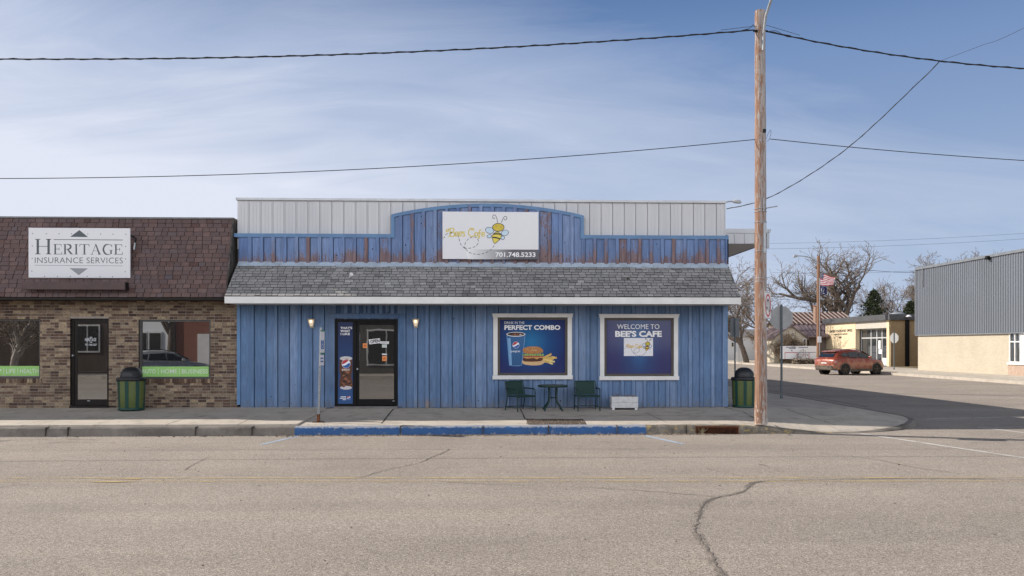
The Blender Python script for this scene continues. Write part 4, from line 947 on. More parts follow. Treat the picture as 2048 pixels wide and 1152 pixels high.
def serif_text(b, word, x0, x1, ybase, ytop, f, m=0, gap=.10):
    ws = [serif(c)[0] for c in word]; tot = sum(ws) + gap * (len(ws) - 1); k = (x1 - x0) / tot; hgt = ybase - ytop; x = x0
    for c, w in zip(word, ws):
        for pts, wd in serif(c)[1]:
            if wd is None: wd = [.04 + .13 * max(0, min(1, (p[0] - .35) / .3)) for p in pts]
            elif wd == 'g': wd = [.05 + .11 * max(0, min(1, (.62 - p[0]) / .4)) for p in pts]
            kk = (k + hgt) / 2
            b.ribbon([(x + p[0] * k, ybase - p[1] * hgt) for p in pts], [q * kk for q in wd], f, m)
        x += (w + gap) * k
b = MB(); hh = lambda dy: (lambda zx, zy: F(*zh(zx, zy + (zx - 480) * dy)))
serif_text(b, "H", 474, 696, 464, 258, hh(0)); serif_text(b, "ERITAGE", 724, 1664, 464, 326, hh(.004))
b.text("INSURANCE SERVICES", (472, -583, 1664, -505), lambda a, c: h0(a, -c + (a - 472) * .004), -.006, 0, spacing=1.06); b.build('sign_lettering', SLATE, hs)
SCREW = M('screw_steel', (.2, .2, .22))
for (zx, zy) in ((443, 183), (628, 185), (800, 187), (970, 187), (1190, 190), (1362, 190), (1532, 192), (1706, 194), (438, 352), (436, 520), (432, 692), (1702, 360), (1702, 528), (1696, 700), (604, 765), (780, 765), (952, 765), (1180, 766), (1356, 766), (1526, 768)):
    b = MB(); b.face([h0(zx + 8 * math.cos(u), zy + 8 * math.sin(u)) for u in [-i * 1.05 for i in range(6)]]); b.build('screw', SCREW, hs)
LT = -.80
t = thing('sign_light_trough', 'long brown metal light trough below the insurance sign on the mansard', 'light fitting', tuple(onY(147, 579, LT)))
b = MB(); p0, p1 = onY(43, 563, LT), onY(250, 579, LT); b.prism([(0, 0), (.15, .0), (.15, .05), (.06, p0.z - p1.z), (0, p0.z - p1.z)], lambda y, z: (p0.x, LT + y, p1.z + z), lambda y, z: (p1.x, LT + y, p1.z + z))
b.build('trough_body', M('brown_metal', (.085, .05, .048), (.065, .04, .038), 4, .5, .4), t, bevel=.006)
b = MB(); b.box(p0.x + .3, p0.x + .36, LT + .15, LT + .5, p1.z + .02, p1.z + .06); b.build('trough_bracket', DKBR, t); b = MB(); b.box(p1.x - .36, p1.x - .3, LT + .15, LT + .5, p1.z + .02, p1.z + .06); b.build('trough_bracket', DKBR, t); b = MB(); b.box(p1.x + .001, p1.x + .02, LT - .01, LT + .17, p1.z - .01, p0.z - .01); b.build('end_cap', DKBR, t)
q = onY(261, 470, HS + .06); t = thing('sign_side_lamp', 'small black bent-arm lamp beside the right edge of the insurance sign', 'lamp', tuple(q))
b = MB(); b.tube([(-.02, 0, 0), (.08, -.02, -.05), (.145, -.03, -.09), (.13, -.03, -.20)], .024, 6); b.build('lamp_arm', BLKM, t, local=True)
b = MB(); b.tube([(.13, -.03, -.19), (.115, -.035, -.30), (.105, -.035, -.38)], [.016, .026, .02], 8); b.build('lamp_tube', GALV, t, local=True)

# ------------------------------------------------------------ street furniture in front
def mk_mesh():
    m, t, p = principled('perforated_olive_panel'); setp(p, .5, .4)
    tc = t.n('ShaderNodeTexCoord'); s3 = t.n('ShaderNodeSeparateXYZ'); t.l(tc.outputs['Object'], s3.inputs[0])
    an = t.math('MULTIPLY', t.math('ARCTAN2', s3.outputs[1], s3.outputs[0]), .32 / .036); zz = t.math('MULTIPLY', s3.outputs[2], 1 / .026)
    row = t.math('MULTIPLY', t.math('MODULO', t.math('FLOOR', zz), 2.0), .5)
    fx = t.math('SUBTRACT', t.math('FRACT', t.math('ADD', an, row)), .5); fz = t.math('SUBTRACT', t.math('FRACT', zz), .5)
    d = t.math('SQRT', t.math('ADD', t.math('MULTIPLY', fx, fx), t.math('MULTIPLY', fz, fz)))
    col = t.ramp(d, [(.30, (.21, .20, .035)), (.40, (.02, .07, .035))])
    t.l(col, p.inputs['Base Color']); return m
OLIVE = mk_mesh()
def make_can():
    t = thing('trash_can', '', 'trash can')
    b = MB(); b.lathe([(.285, .03), (.30, .05), (.315, .40), (.32, .76)], n=48); b.build('body_panel', OLIVE, t, local=True)
    for k in range(8):
        a = k * math.pi / 4 - math.pi / 2 + .06; c = Vector((math.cos(a), math.sin(a), 0)); s = Vector((-c.y, c.x, 0)) * .042; b = MB()
        b.hexa([c * .285 - s + Vector((0, 0, .04)), c * .285 + s + Vector((0, 0, .04)), c * .305 + s + Vector((0, 0, .04)), c * .305 - s + Vector((0, 0, .04)), c * .315 - s + Vector((0, 0, .77)), c * .315 + s + Vector((0, 0, .77)), c * .335 + s + Vector((0, 0, .77)), c * .335 - s + Vector((0, 0, .77))]); b.build('strap', DGREEN, t, local=True)
    b = MB(); b.lathe([(.0, .0), (.305, .0), (.312, .02), (.312, .06), (.29, .065)], n=48); b.build('base_ring', DGREEN, t, local=True)
    b = MB(); b.lathe([(.30, .72), (.34, .735), (.352, .76), (.352, .80), (.335, .815), (.25, .825)], n=48); b.build('rim', BLKPL, t, local=True)
    b = MB(); b.lathe([(.262, .815), (.262, .86), (.25, .93), (.215, 1.0), (.16, 1.05), (.08, 1.078), (0, 1.085)], n=48); b.build('dome', BLKPL, t, local=True)
    b = MB(); b.lathe([(.268, .85), (.258, .93), (.235, .975)], n=12, a0=-1.1, a1=-.45); b.build('flap', M('dull_flap', (.03, .03, .034)), t, local=True)
    return t
can1 = make_can(); can1['label'] = 'domed green and olive trash can against the brick office wall'; can1['group'] = 'domed trash cans on the sidewalk'
q = onZ(263, 814, .02); can1.location = (q.x, q.y + .28, lz(q.y)); can1.location.x, can1.location.y = onY(263, 780, -.55).x, -.55; can1.location.z = lz(-.55)
can2 = copy_tree(can1); can2['label'] = 'domed green trash can at the cafe corner beside the utility pole'; can2.location = (onY(1488, 800, .05).x, .05, .0); can2.rotation_euler.z = .5
for c in (can2,): c.scale = (.96, .96, .98)

CHG = M('chair_dark_green', (.008, .035, .03), (.006, .026, .022), 10, .45, .4)
def mk_weave():
    m, t, p = principled('chair_mesh'); setp(p, .6, .3)
    v = t.n('ShaderNodeTexCoord').outputs['Object']; w = t.n('ShaderNodeTexWave', bands_direction='Z', inp={'Scale': 18.0}); t.l(v, w.inputs['Vector'])
    t.l(t.ramp(w.outputs['Fac'], [(.3, (.006, .02, .018)), (.7, (.02, .06, .05))]), p.inputs['Base Color']); bump(t, p, w.outputs['Fac'], .6, .004); return m
WEAVE = mk_weave()
def make_chair():
    t = thing('patio_chair', '', 'chair'); W2_ = .28
    b = MB(); pr = smooth2([(-.25, .375), (-.235, .395), (-.1, .39), (.1, .375), (.20, .385)], 5)
    n = len(pr); vs = [(x, y, z) for (y, z) in pr for x in (-W2_ + .02, W2_ - .02)] + [(x, y, z - .022) for (y, z) in pr for x in (-W2_ + .02, W2_ - .02)]
    o = 2 * n; fs = [(2 * i, 2 * i + 1, 2 * i + 3, 2 * i + 2) for i in range(n - 1)] + [(o + 2 * i, o + 2 * i + 2, o + 2 * i + 3, o + 2 * i + 1) for i in range(n - 1)] + [(2 * i, 2 * i + 2, o + 2 * i + 2, o + 2 * i) for i in range(n - 1)] + [(2 * i + 1, o + 2 * i + 1, o + 2 * i + 3, 2 * i + 3) for i in range(n - 1)] + [(0, o, o + 1, 1)]
    b.add(vs, fs, sm=False); b.tube([(-W2_ + .01, -.25, .372), (W2_ - .01, -.25, .372)], .02, 8); b.build('seat', WEAVE, t, local=True)
    b = MB(); pr = smooth2([(.19, .40), (.225, .52), (.262, .64), (.285, .735)], 5); n = len(pr)
    vs = [(x, y, z) for (y, z) in pr for x in (-W2_ + .03, W2_ - .03)] + [(x, y + .02, z) for (y, z) in pr for x in (-W2_ + .03, W2_ - .03)]; o = 2 * n
    fs = [(2 * i, 2 * i + 2, 2 * i + 3, 2 * i + 1) for i in range(n - 1)] + [(o + 2 * i, o + 2 * i + 1, o + 2 * i + 3, o + 2 * i + 2) for i in range(n - 1)] + [(2 * i, o + 2 * i, o + 2 * i + 2, 2 * i + 2) for i in range(n - 1)] + [(2 * i + 1, 2 * i + 3, o + 2 * i + 3, o + 2 * i + 1) for i in range(n - 1)]
    b.add(vs, fs); b.tube([(-W2_ + .01, .29, .738), (W2_ - .01, .29, .738)], .017, 8); b.build('backrest', WEAVE, t, local=True)
    for s in (-1, 1):
        x = s * W2_
        b = MB(); b.tube(smooth2([(x, -.27, 0), (x, -.255, .3), (x, -.25, .50), (x, -.235, .545)], 4), .0145, 8); b.build('leg', CHG, t, local=True)
        b = MB(); b.tube(smooth2([(x, .29, 0), (x, .215, .25), (x, .20, .40), (x, .24, .56), (x, .29, .74)], 4), .0145, 8); b.build('leg', CHG, t, local=True)
        b = MB(); b.tube(smooth2([(x, -.236, .54), (x, -.20, .562), (x, -.05, .565), (x, .12, .57), (x, .235, .56)], 4), .018, 8); b.build('armrest', CHG, t, local=True)
        b = MB(); b.tube([(x, -.25, .38), (x, .20, .385)], .013, 6); b.build('side_rail', CHG, t, local=True); b = MB(); b.tube([(x, -.267, .10), (x, .26, .10)], .010, 6); b.build('foot_rail', CHG, t, local=True)
    b = MB(); b.tube([(-W2_, .262, .10), (W2_, .262, .10)], .01, 6); b.build('stretcher', CHG, t, local=True)
    return t
ch1 = make_chair(); ch1['group'] = 'patio chairs outside the cafe'; ch1['label'] = 'dark green patio chair turned toward the table, left of it under the combo window'
q = onY(1041, 812, -.62); ch1.location = (q.x, -.62, swz(-.62)); ch1.rotation_euler.z = R(33)
ch2 = copy_tree(ch1); ch2['label'] = 'dark green patio chair facing the street, between the table and the white planter'; q = onY(1174, 812, -.60); ch2.location = (q.x, -.60, swz(-.6)); ch2.rotation_euler.z = R(4)
q = onY(1105.5, 812, -.62); tb = thing('patio_table', 'small round dark green patio table between the two chairs', 'table', (q.x, -.62, swz(-.62)))
b = MB(); b.lathe([(0, .655), (.34, .655), (.375, .66), (.385, .648), (.382, .61), (.37, .605), (.36, .628), (0, .63)], n=40); b.build('tabletop', CHG, tb, local=True)
for k in range(4):
    a = R(45 + 90 * k); c = lambda r, z: (r * math.cos(a), r * math.sin(a), z)
    b = MB(); b.tube(smooth2([c(.14, .628), c(.13, .50), c(.125, .34), c(.15, .24), c(.235, .13), c(.30, .06), c(.315, 0)], 4), .022, 8); b.build('leg', CHG, tb, local=True)
b = MB(); b.tube([(.125 * math.cos(R(a)), .125 * math.sin(R(a)), .33) for a in range(0, 361, 20)], .012, 6); b.build('leg_ring', CHG, tb, local=True)
q = onY(1250, 817, -.55); pl = thing('planter_box', 'white two-board planter box with dead stems, against the blue wall', 'planter', (q.x, -.38, swz(-.45)))
b = MB(); w, d = .345, .15
for z0_, z1_ in ((.05, .19), (.194, .335)):
    b.box(-w, w, -d, -d + .022, z0_, z1_); b.box(-w, w, d - .022, d, z0_, z1_); b.box(-w, -w + .022, -d + .023, d - .023, z0_, z1_); b.box(w - .022, w, -d + .023, d - .023, z0_, z1_)
b.build('planter_boards', M('chalky_white_paint', (.62, .62, .62), (.50, .50, .50), 9, .7, .2), pl, local=True, bevel=.003)
for sx in (-1, 1):
    b = MB(); b.box(sx * (w - .05) - .03, sx * (w - .05) + .03, -d + .003, d - .003, 0, .049); b.build('foot', WHITEP, pl, local=True)
b = MB(); b.box(-w + .024, w - .024, -d + .024, d - .024, .25, .312); b.build('soil', M('potting_soil', (.03, .022, .016)), pl, local=True)
b = MB(); rr = random.Random(3)
for k in range(60):
    x, y = rr.uniform(-.3, .3), rr.uniform(-.1, .1); h = rr.uniform(.02, .09) * (1.6 if -.2 < x < .0 else 1); dx, dy = rr.uniform(-.05, .05), rr.uniform(-.04, .04)
    b.tube([(x, y, .31), (x + dx * .4, y + dy * .4, .31 + h * .6), (x + dx, y + dy, .31 + h)], [.004, .003, .0015], 4); b.face([(x + dx, y + dy, .31 + h), (x + dx + .02, y + dy, .30 + h), (x + dx + .012, y + dy + .01, .32 + h)])
b.build('dead_stems', TWIG, pl, local=True)

# perforated sign post with two plates seen nearly edge-on
q = onSW(637, 845); sp_ = thing('sign_post', 'perforated steel sign post with two edge-on parking plates, at the kerb', 'sign post', (q.x, q.y, swz(q.y)))
b = MB(); top = Vector((.055, 0, 2.16)); s = .0225
def post_at(z): return top * (z / 2.16)
for z0_, z1_ in ((.17, 2.16),):
    p0, p1 = post_at(z0_), post_at(z1_); b.hexa([p0 + Vector(v) for v in ((-s, -s, 0), (s, -s, 0), (s, s, 0), (-s, s, 0))] + [p1 + Vector(v) for v in ((-s, -s, 0), (s, -s, 0), (s, s, 0), (-s, s, 0))])
z = .22
while z < 2.12:
    p = post_at(z); b.face([p + Vector((.0085 * math.cos(u), -s - .0012, .0085 * math.sin(u))) for u in [i * .785 for i in range(8)]], m=1); b.face([p + Vector((s + .0012, .0085 * math.cos(u), .0085 * math.sin(u))) for u in [i * .785 for i in range(8)]], m=1); z += .0254 * 1.5
b.build('post', [GALV, BLACKI], sp_, local=True)
b = MB(); b.box(-.032, .032, -.032, .032, 0, .19); b.box(-.13, .13, -.05, .05, -.01, .018); b.build('anchor_sleeve', RUST, sp_, local=True)
HCB = P('parking_blue', (.03, .13, .40)); SGG = P('sign_green', (.03, .20, .10)); AL = M('sign_aluminium', (.45, .47, .48), None, 5, .4, .5, .5)
for z0_, z1_, w in ((1.56, 2.10, .15), (1.30, 1.53, .15)):
    p = post_at((z0_ + z1_) / 2); rot = R(7); ax = Vector((math.sin(rot), math.cos(rot), 0)); nn = Vector((math.cos(rot), -math.sin(rot), 0))
    pc = p + Vector((.04, 0, 0)); b = MB(); hz2 = (z1_ - z0_) / 2
    b.obox(pc, nn * .002, ax * w, Vector((0, 0, hz2)))
    ff = lambda u, v, k=.003: pc + nn * k + ax * u + Vector((0, 0, v))
    if hz2 > .2:
        for (u0, u1, v0, v1, m) in ((-w, w, hz2 - .03, hz2, 1), (-w, w, -hz2, -hz2 + .03, 1), (-.1, .1, -.16, .04, 2)): b.face([ff(u0, v0), ff(u1, v0), ff(u1, v1), ff(u0, v1)], m=m)
        b.ribbon(ell(0, 0, .05, .05, 16, 100, 380), .016, lambda u, v: ff(u + .005, v - .085, .0045), 3); b.ribbon([(0, .0), (0, -.06), (.045, -.06), (.06, -.12)], .016, lambda u, v: ff(u, v, .0045), 3); b.face([ff(.018 * math.cos(t), .02 + .018 * math.sin(t), .0045) for t in [i * .785 for i in range(8)]], m=3)
    else:
        for k in (-.04, .03): b.face([ff(-.1, k, .0035), ff(.1, k, .0035), ff(.1, k + .03, .0035), ff(-.1, k + .03, .0035)], m=2)
    b.build('parking_plate', [AL if hz2 < 0 else SIGNW, SGG, HCB, SIGNW], sp_, local=True)

# storm drain inlet in the kerb
x0, x1 = onY(1391, 860, -3.52).x, onY(1477, 860, -3.52).x
t = thing('storm_drain', 'rusty brown storm drain inlet set in the kerb beside the pole', 'storm drain', ((x0 + x1) / 2, -3.53, ROADZ))
b = MB(); z1_ = ROADZ + .165; b.box(x0, x1, -3.545, -3.50, z1_ - .02, z1_ + .012); b.box(x0, x0 + .02, -3.545, -3.5, ROADZ + .003, z1_ - .021); b.box(x1 - .02, x1, -3.545, -3.5, ROADZ + .003, z1_ - .021); b.build('inlet_frame', RUST, t)
b = MB(); b.box(x0 + .02, x1 - .02, -3.538, -3.50, ROADZ + .002, z1_ - .021); b.build('inlet_plate', M('dark_rust', (.065, .024, .012), (.025, .012, .008), 9, .95, .1, bmp=.5), t)
b = MB(); rr = random.Random(2)
for k in range(14): x = x0 + .14 + rr.gauss(0, .03); b.tube([(x, -3.548, ROADZ), (x + rr.uniform(-.05, .05), -3.555, ROADZ + rr.uniform(.03, .10)), (x + rr.uniform(-.09, .09), -3.56, ROADZ + rr.uniform(.06, .15))], .003, 4)
b.build('dry_weed', P('straw', (.42, .34, .2)), t)

# utility pole
def mk_pole():
    m, t, p = principled('peeling_pole_wood'); setp(p, .85, .2)
    v = t.n('ShaderNodeTexCoord').outputs['Object']; s3 = t.n('ShaderNodeSeparateXYZ'); t.l(v, s3.inputs[0])
    gr = t.noise(t.mapping(v, (16, 16, .7)), 2.2, 6, .65); col = t.ramp(gr, [(.3, (.15, .08, .055)), (.5, (.25, .145, .10)), (.7, (.34, .22, .16))])
    mr = t.n('ShaderNodeMapRange', inp={1: .0, 2: 8.4, 3: -.03, 4: .06}); t.l(s3.outputs[2], mr.inputs[0])
    wx = t.math('MULTIPLY', s3.outputs[0], .75)
    k = t.math('ADD', t.math('ADD', t.noise(t.mapping(v, (7, 7, 1.2)), 3.2, 7, .72), mr.outputs[0]), wx)
    col = t.mix(t.ramp(k, [(.47, 0.0), (.52, .9)]), col, t.ramp(gr, [(.35, (.20, .185, .175)), (.65, (.42, .39, .37))]))
    lo = t.n('ShaderNodeMapRange', inp={1: .0, 2: .75, 3: .19, 4: 0.0}); t.l(s3.outputs[2], lo.inputs[0])
    k2 = t.math('ADD', t.noise(t.mapping(v, (9, 9, 4)), 2.6, 5, .7), lo.outputs[0]); col = t.mix(t.ramp(k2, [(.66, 0.0), (.70, .9)]), col, (.46, .42, .38))
    t.l(col, p.inputs['Base Color']); bump(t, p, gr, .6, .012); return m
POLEM = mk_pole()
q = onSW(1526, 849.5); PXo, PYo, PZo = q.x, q.y + .13, swz(q.y)
pole = thing('utility_pole', 'tall weathered wooden utility pole with peeling paint at the kerb by the cafe corner', 'utility pole', (PXo, PYo, PZo))
qt = onY(1520, 22, PYo); H = qt.z - PZo; LEAN = Vector((qt.x - PXo, 0, H))
def pa(z): return LEAN * (z / H)
b = MB(); rr = random.Random(2)
b.tube([pa(H * i / 30) + Vector((rr.uniform(-.004, .004), rr.uniform(-.004, .004), 0)) for i in range(31)], [.137 - .022 * i / 30 + rr.uniform(-.003, .003) + (.012 * max(0, 1 - i / 2)) for i in range(31)], 22); b.build('shaft', POLEM, pole, local=True)
def pz(py): return (onY(1522, py, PYo).z - PZo)
b = MB(); za, zb_ = pz(507), pz(447); c0, c1 = pa(za), pa(zb_); o = Vector((.045, -.125, 0)); b.obox((c0 + c1) / 2 + o, (.028, 0, 0), (0, .018, 0), (0, 0, (zb_ - za) / 2)); za2, zb2 = pz(424), pz(398); b.obox((pa(za2) + pa(zb2)) / 2 + Vector((.03, -.128, 0)), (.012, 0, 0), (0, .012, 0), (0, 0, (zb2 - za2) / 2)); b.build('bracket_channel', GALV, pole, local=True)
for py in (418, 424, 445, 503, 556, 563):
    b = MB(); p = pa(pz(py)); b.tube([p + Vector((.131 * math.cos(R(a)), .131 * math.sin(R(a)), 0)) for a in range(0, 361, 15)], .007, 6); b.build('steel_band', GALV, pole, local=True)
b = MB(); p = pa(pz(419)); b.tube([p + Vector((.04, -.14, 0)), p + Vector((.33, -.16, .05))], .012, 6); b.build('banner_stub', GALV, pole, local=True)
b = MB(); p = pa(pz(268)); b.obox(p + Vector((.05, -.13, .04)), (.03, 0, 0), (0, .02, 0), (0, 0, .035)); p = pa(pz(62)); b.tube([p + Vector((-.16, -.02, -.01)), p + Vector((.17, -.02, -.01))], .02, 6); b.tube([p + Vector((-.14, -.1, -.03)), p + Vector((-.10, -.12, -.06))], .03, 8); b.build('cable_clamp', BLKM, pole, local=True)
b = MB(); p = pa(pz(105)); b.tube([p + Vector((.015, -.135, 0)), p + Vector((.02, -.15, .35)), p + Vector((.035, -.28, .72)), p + Vector((.10, -.62, 1.15)), p + Vector((.16, -1.2, 1.45)), p + Vector((.2, -2.0, 1.6))], [.022, .022, .03, .03, .028, .026], 10); arm = b.build('lamp_arm', GALV, pole, local=True)
e = p + Vector((.2, -2.0, 1.6)); b = MB(); b.tube([e + Vector((0, .05, 0)), e + Vector((0, -.15, .03)), e + Vector((0, -.45, .03)), e + Vector((0, -.6, 0))], [.04, .10, .11, .04], 10); b.build('lamp_head', GALV, arm, local=True)
# no-turn sign on the pole
q = onY(1534.5, 611, PYo - .16); t = thing('turn_sign', 'white square sign with a red ring and a turning arrow, fixed to the utility pole', 'road sign', (q.x, PYo - .13, q.z))
al = R(-38); n = Vector((math.cos(al), math.sin(al), 0)); ax = Vector((-n.y, n.x, 0))
ax = Vector((math.sin(-al), math.cos(al), 0)); ax = Vector((0, 1, 0)) - n * n.y; ax.normalize()
wv = .21; c = Vector((.0, -.07, 0)); b = MB(); b.obox(c, n * .002, ax * wv, Vector((0, 0, .30)), m=0)
f = lambda u, v, k=.003: c + n * k + ax * u + Vector((0, 0, v))
b.ribbon([(-.20, -.285), (.20, -.285), (.20, .285), (-.20, .285), (-.20, -.285)], .01, lambda u, v: f(u, v), 2)
e = ell(0, 0, .165, .235, 40); b.ribbon(e + e[:1], .045, lambda u, v: f(u, v, .0042), 1)
b.ribbon(smooth2([(.07, -.15), (.07, .04), (.05, .10), (0, .13), (-.05, .10), (-.07, .04), (-.07, -.06)], 5), .045, lambda u, v: f(u, v, .0036), 2); b.face([f(-.13, -.04, .0036), f(-.01, -.04, .0036), f(-.07, -.13, .0036)], m=2)
b.build('sign_plate', [SIGNW, P('sign_red', (.50, .06, .05)), BLACKI], t, local=True)
b = MB(); b.tube([(-.07, -.02, .2), (.0, -.06, .2)], .01, 6); b.tube([(-.07, -.02, -.2), (.0, -.06, -.2)], .01, 6); b.build('sign_bracket', GALV, t, local=True)

# wires
def wire(name, label, pts, rad, twist=False, seg=40, cat='cable', group=None):
    P3 = smooth2([tuple(p) for p in pts], seg) if len(pts) > 2 else [tuple(Vector(pts[0]).lerp(Vector(pts[1]), i / seg)) for i in range(seg + 1)]
    b = MB(); b.tube(P3, rad, 6)
    if twist:
        L_ = 0; q = []
        for i, p in enumerate(P3):
            if i: L_ += math.dist(p, P3[i - 1])
            q.append((L_, Vector(p)))
        tot = q[-1][0]; n = int(tot / .16); pts2 = []; j = 0
        for k in range(n + 1):
            d = tot * k / n
            while j < len(q) - 2 and q[j + 1][0] < d: j += 1
            u = (d - q[j][0]) / max(1e-6, q[j + 1][0] - q[j][0]); c = q[j][1].lerp(q[j + 1][1], u); a = d / .6 * 2 * math.pi; pts2.append(c + Vector((.0, rad * 1.15 * math.cos(a), rad * 1.15 * math.sin(a))))
        b.tube(pts2, rad * .85, 5)
    o = b.build(name, WIRE); return tag(o, label, cat, group)
Yp = PYo
A = lambda px, py, Y=Yp: onY(px, py, Y)
def span(pa_, pb_, sag, n=8):
    pa_, pb_ = Vector(pa_), Vector(pb_); return [pa_.lerp(pb_, i / n) - Vector((0, 0, sag * 4 * (i / n) * (1 - i / n))) for i in range(n + 1)]
def quadfit(pts, x_far, side):
    """parabola in x through three picture points of a wire, carried on to x_far"""
    (x1, z1), (x2, z2), (x3, z3) = [(p.x, p.z) for p in pts]
    d = (x1 - x2) * (x1 - x3) * (x2 - x3); a = (x3 * (z2 - z1) + x2 * (z1 - z3) + x1 * (z3 - z2)) / d; bb = (x3 * x3 * (z1 - z2) + x2 * x2 * (z3 - z1) + x1 * x1 * (z2 - z3)) / d; cc = (x2 * x3 * (x2 - x3) * z1 + x3 * x1 * (x3 - x1) * z2 + x1 * x2 * (x1 - x2) * z3) / d
    xs = [pts[2].x + (x_far - pts[2].x) * i / 16 for i in range(17)]; return [Vector((x, pts[0].y, a * x * x + bb * x + cc)) for x in xs]
wire('overhead_cable', 'thick twisted black cable running left from the top of the utility pole', quadfit([A(0, 118), A(860, 102), A(1508, 60)], -22, 0), .014, True, 8)
wire('overhead_cable', 'thick twisted black cable running right from the top of the utility pole', quadfit([A(2048, 137), A(1880, 122), A(1534, 63)], 26, 0), .014, True, 8)
wire('telephone_wire', 'thin wire running left from the middle of the utility pole', quadfit([A(0, 357), A(860, 331), A(1510, 279)], -22, 0), .0085)
wire('telephone_wire', 'thin wire running right from the middle of the utility pole', quadfit([A(2048, 321), A(1800, 303), A(1540, 278)], 26, 0), .0085)
p0 = A(1880, 122); p1 = onY(1453, 418, .8)
wire('service_drop', 'twisted drop cable slanting from the overhead cable down to the cafe roof corner', [p0, onY(1842, 160, Yp + .4), onY(1690, 300, Yp + 1.6), onY(1545, 392, Yp + 2.9), p1], .010, True, 10)
wire('service_drop', 'thin pale wire slanting up right from the overhead cable toward the camera', [p0, onY(1960, 92, -5.2), onY(2060, 50, -6.6), Vector((9.7, -14, 7.0)), Vector((9.8, -29, 5.2))], .0035, False, 10)
b = MB(); p = pa(pz(62)) + Vector((PXo, PYo, PZo)); b.tube(smooth2([tuple(p + Vector(v)) for v in ((-.5, -.02, -.02), (-.25, -.02, .05), (-.16, -.02, .13), (-.12, -.02, .05), (-.16, -.02, -.03))], 6), .006, 5); b.tube(smooth2([tuple(p + Vector(v)) for v in ((.16, -.02, -.02), (.35, -.02, .0), (.5, -.02, -.07), (.7, -.02, -.10))], 6), .006, 5); b.tube([tuple(p + Vector((-.9, -.02, .0))), tuple(p + Vector((-.05, -.05, .10)))], .005, 5); b.tube([tuple(p + Vector((.9, -.02, -.09))), tuple(p + Vector((.1, -.05, .12)))], .005, 5); tag(b.build('jumper_wire', WIRE), 'short looped jumper wires at the cable joint near the pole top', 'wire')
p = pa(pz(279)) + Vector((PXo, PYo, PZo)); b = MB(); b.tube(smooth2([tuple(p + Vector(v)) for v in ((.12, -.05, 0), (.16, -.05, .12), (.22, -.05, .20), (.22, -.05, .10), (.17, -.05, -.03), (.12, -.05, -.05))], 6), .004, 5); tag(b.build('jumper_wire', WIRE), 'small loose wire loop halfway up the pole', 'wire')

# ------------------------------------------------------------ corner signs across the cafe's flank
def octagon(r): return [(r * math.cos(R(22.5 + 45 * i)), r * math.sin(R(22.5 + 45 * i))) for i in range(8)]
SREDF = P('stop_red', (.42, .03, .03)); POSTG = M('post_green_grey', (.10, .12, .13), (.075, .09, .10), 12, .6, .4, .3); BACK = M('sign_back_grey', (.34, .335, .33), (.28, .28, .275), 3, .5, .4)
def stop_sign(name, label, loc, rz, zc, ztop, r=.405):
    t = thing(name, label, 'road sign', loc, rz); b = MB(); b.box(-.03, .03, -.02, .02, 0, ztop); b.box(-.045, .045, -.03, .03, 0, .1); b.build('post', POSTG, t, local=True)
    b = MB(); b.prism(octagon(r), lambda a, z: (a, .022, zc + z), lambda a, z: (a, .026, zc + z)); b.build('sign_back', BACK, t, local=True)
    b = MB(); b.face([(a, .0285, zc + z) for a, z in octagon(r)][::-1], m=1); b.face([(a * .95, .0295, zc + z * .95) for a, z in octagon(r)][::-1]); b.text('STOP', (-.27, -.13, .27, .13), lambda a, z: (-a, .031, zc + z), .03, 1); b.build('sign_face', [SREDF, SIGNW], t, local=True); return t
d_ = 1.645 + .06; q = onZ(1563, 795, -.06)
stop_sign('stop_sign', 'grey back of the large octagonal sign on a dark post at the near corner', (q.x, q.y, -.09), R(-4), onY(1560, 635.5, q.y).z + .09, onY(1560, 609, q.y).z + .09)
q = onZ(1470, 776, -.1); t = thing('parking_sign', 'small grey back of a rectangular sign on a thin post behind the trash can', 'road sign', (q.x, q.y, -.1))
b = MB(); zt = onY(1470, 637, q.y).z + .1; b.box(-.025, .025, -.02, .02, 0, zt); b.build('post', POSTG, t, local=True); b = MB(); zb = onY(1470, 674, q.y).z + .1; b.box(-.19, .19, .021, .025, zb, zt + .02); b.build('sign_back', M('sign_back_dark', (.16, .17, .18)), t, local=True)
q = onZ(1788, 737, FZ); q = onX(1788, 700, 30.6); stop_sign('stop_sign', 'narrow pale octagonal sign on a post in front of the post office wall', (q.x, q.y, FZ), R(-68), onX(1788, 676, 30.6).z - FZ, onX(1788, 664, 30.6).z - FZ + .05, .40)
q = onX(1478, 700, 28.0); t = thing('street_notice', 'tiny white sign on a thin post in front of the white house', 'road sign', (q.x, q.y, FZ)); zt = onX(1478, 676, 28.0).z - FZ
b = MB(); b.box(-.03, .03, -.02, .02, 0, zt); b.build('post', GALV, t, local=True); b = MB(); b.box(-.16, .16, -.025, -.021, zt - .55, zt); b.build('sign_plate', SIGNW, t, local=True)
# cobra-head lamp behind the roof
q = onY(1440, 405, 13.0); t = thing('street_lamp', 'cobra-head street lamp peeking over the white parapet at the roof corner', 'street lamp', (q.x, 13.0, -.1)); zz = q.z + .1
b = MB(); b.tube([(0, 0, 0), (0, 0, zz - .2)], [.11, .08], 12); b.build('pole', GALV, t, local=True)
b = MB(); b.tube(smooth2([(0, 0, zz - .35), (.1, 0, zz - .08), (.35, 0, zz + .04), (.62, 0, zz + .05)], 4), .03, 8); b.build('lamp_arm', GALV, t, local=True)
b = MB(); b.tube([(.55, 0, zz + .05), (.66, 0, zz + .055), (.85, 0, zz + .03), (.93, 0, zz + .0)], [.05, .085, .08, .03], 12); b.build('lamp_head', M('lamp_grey', (.45, .46, .47)), t, local=True)

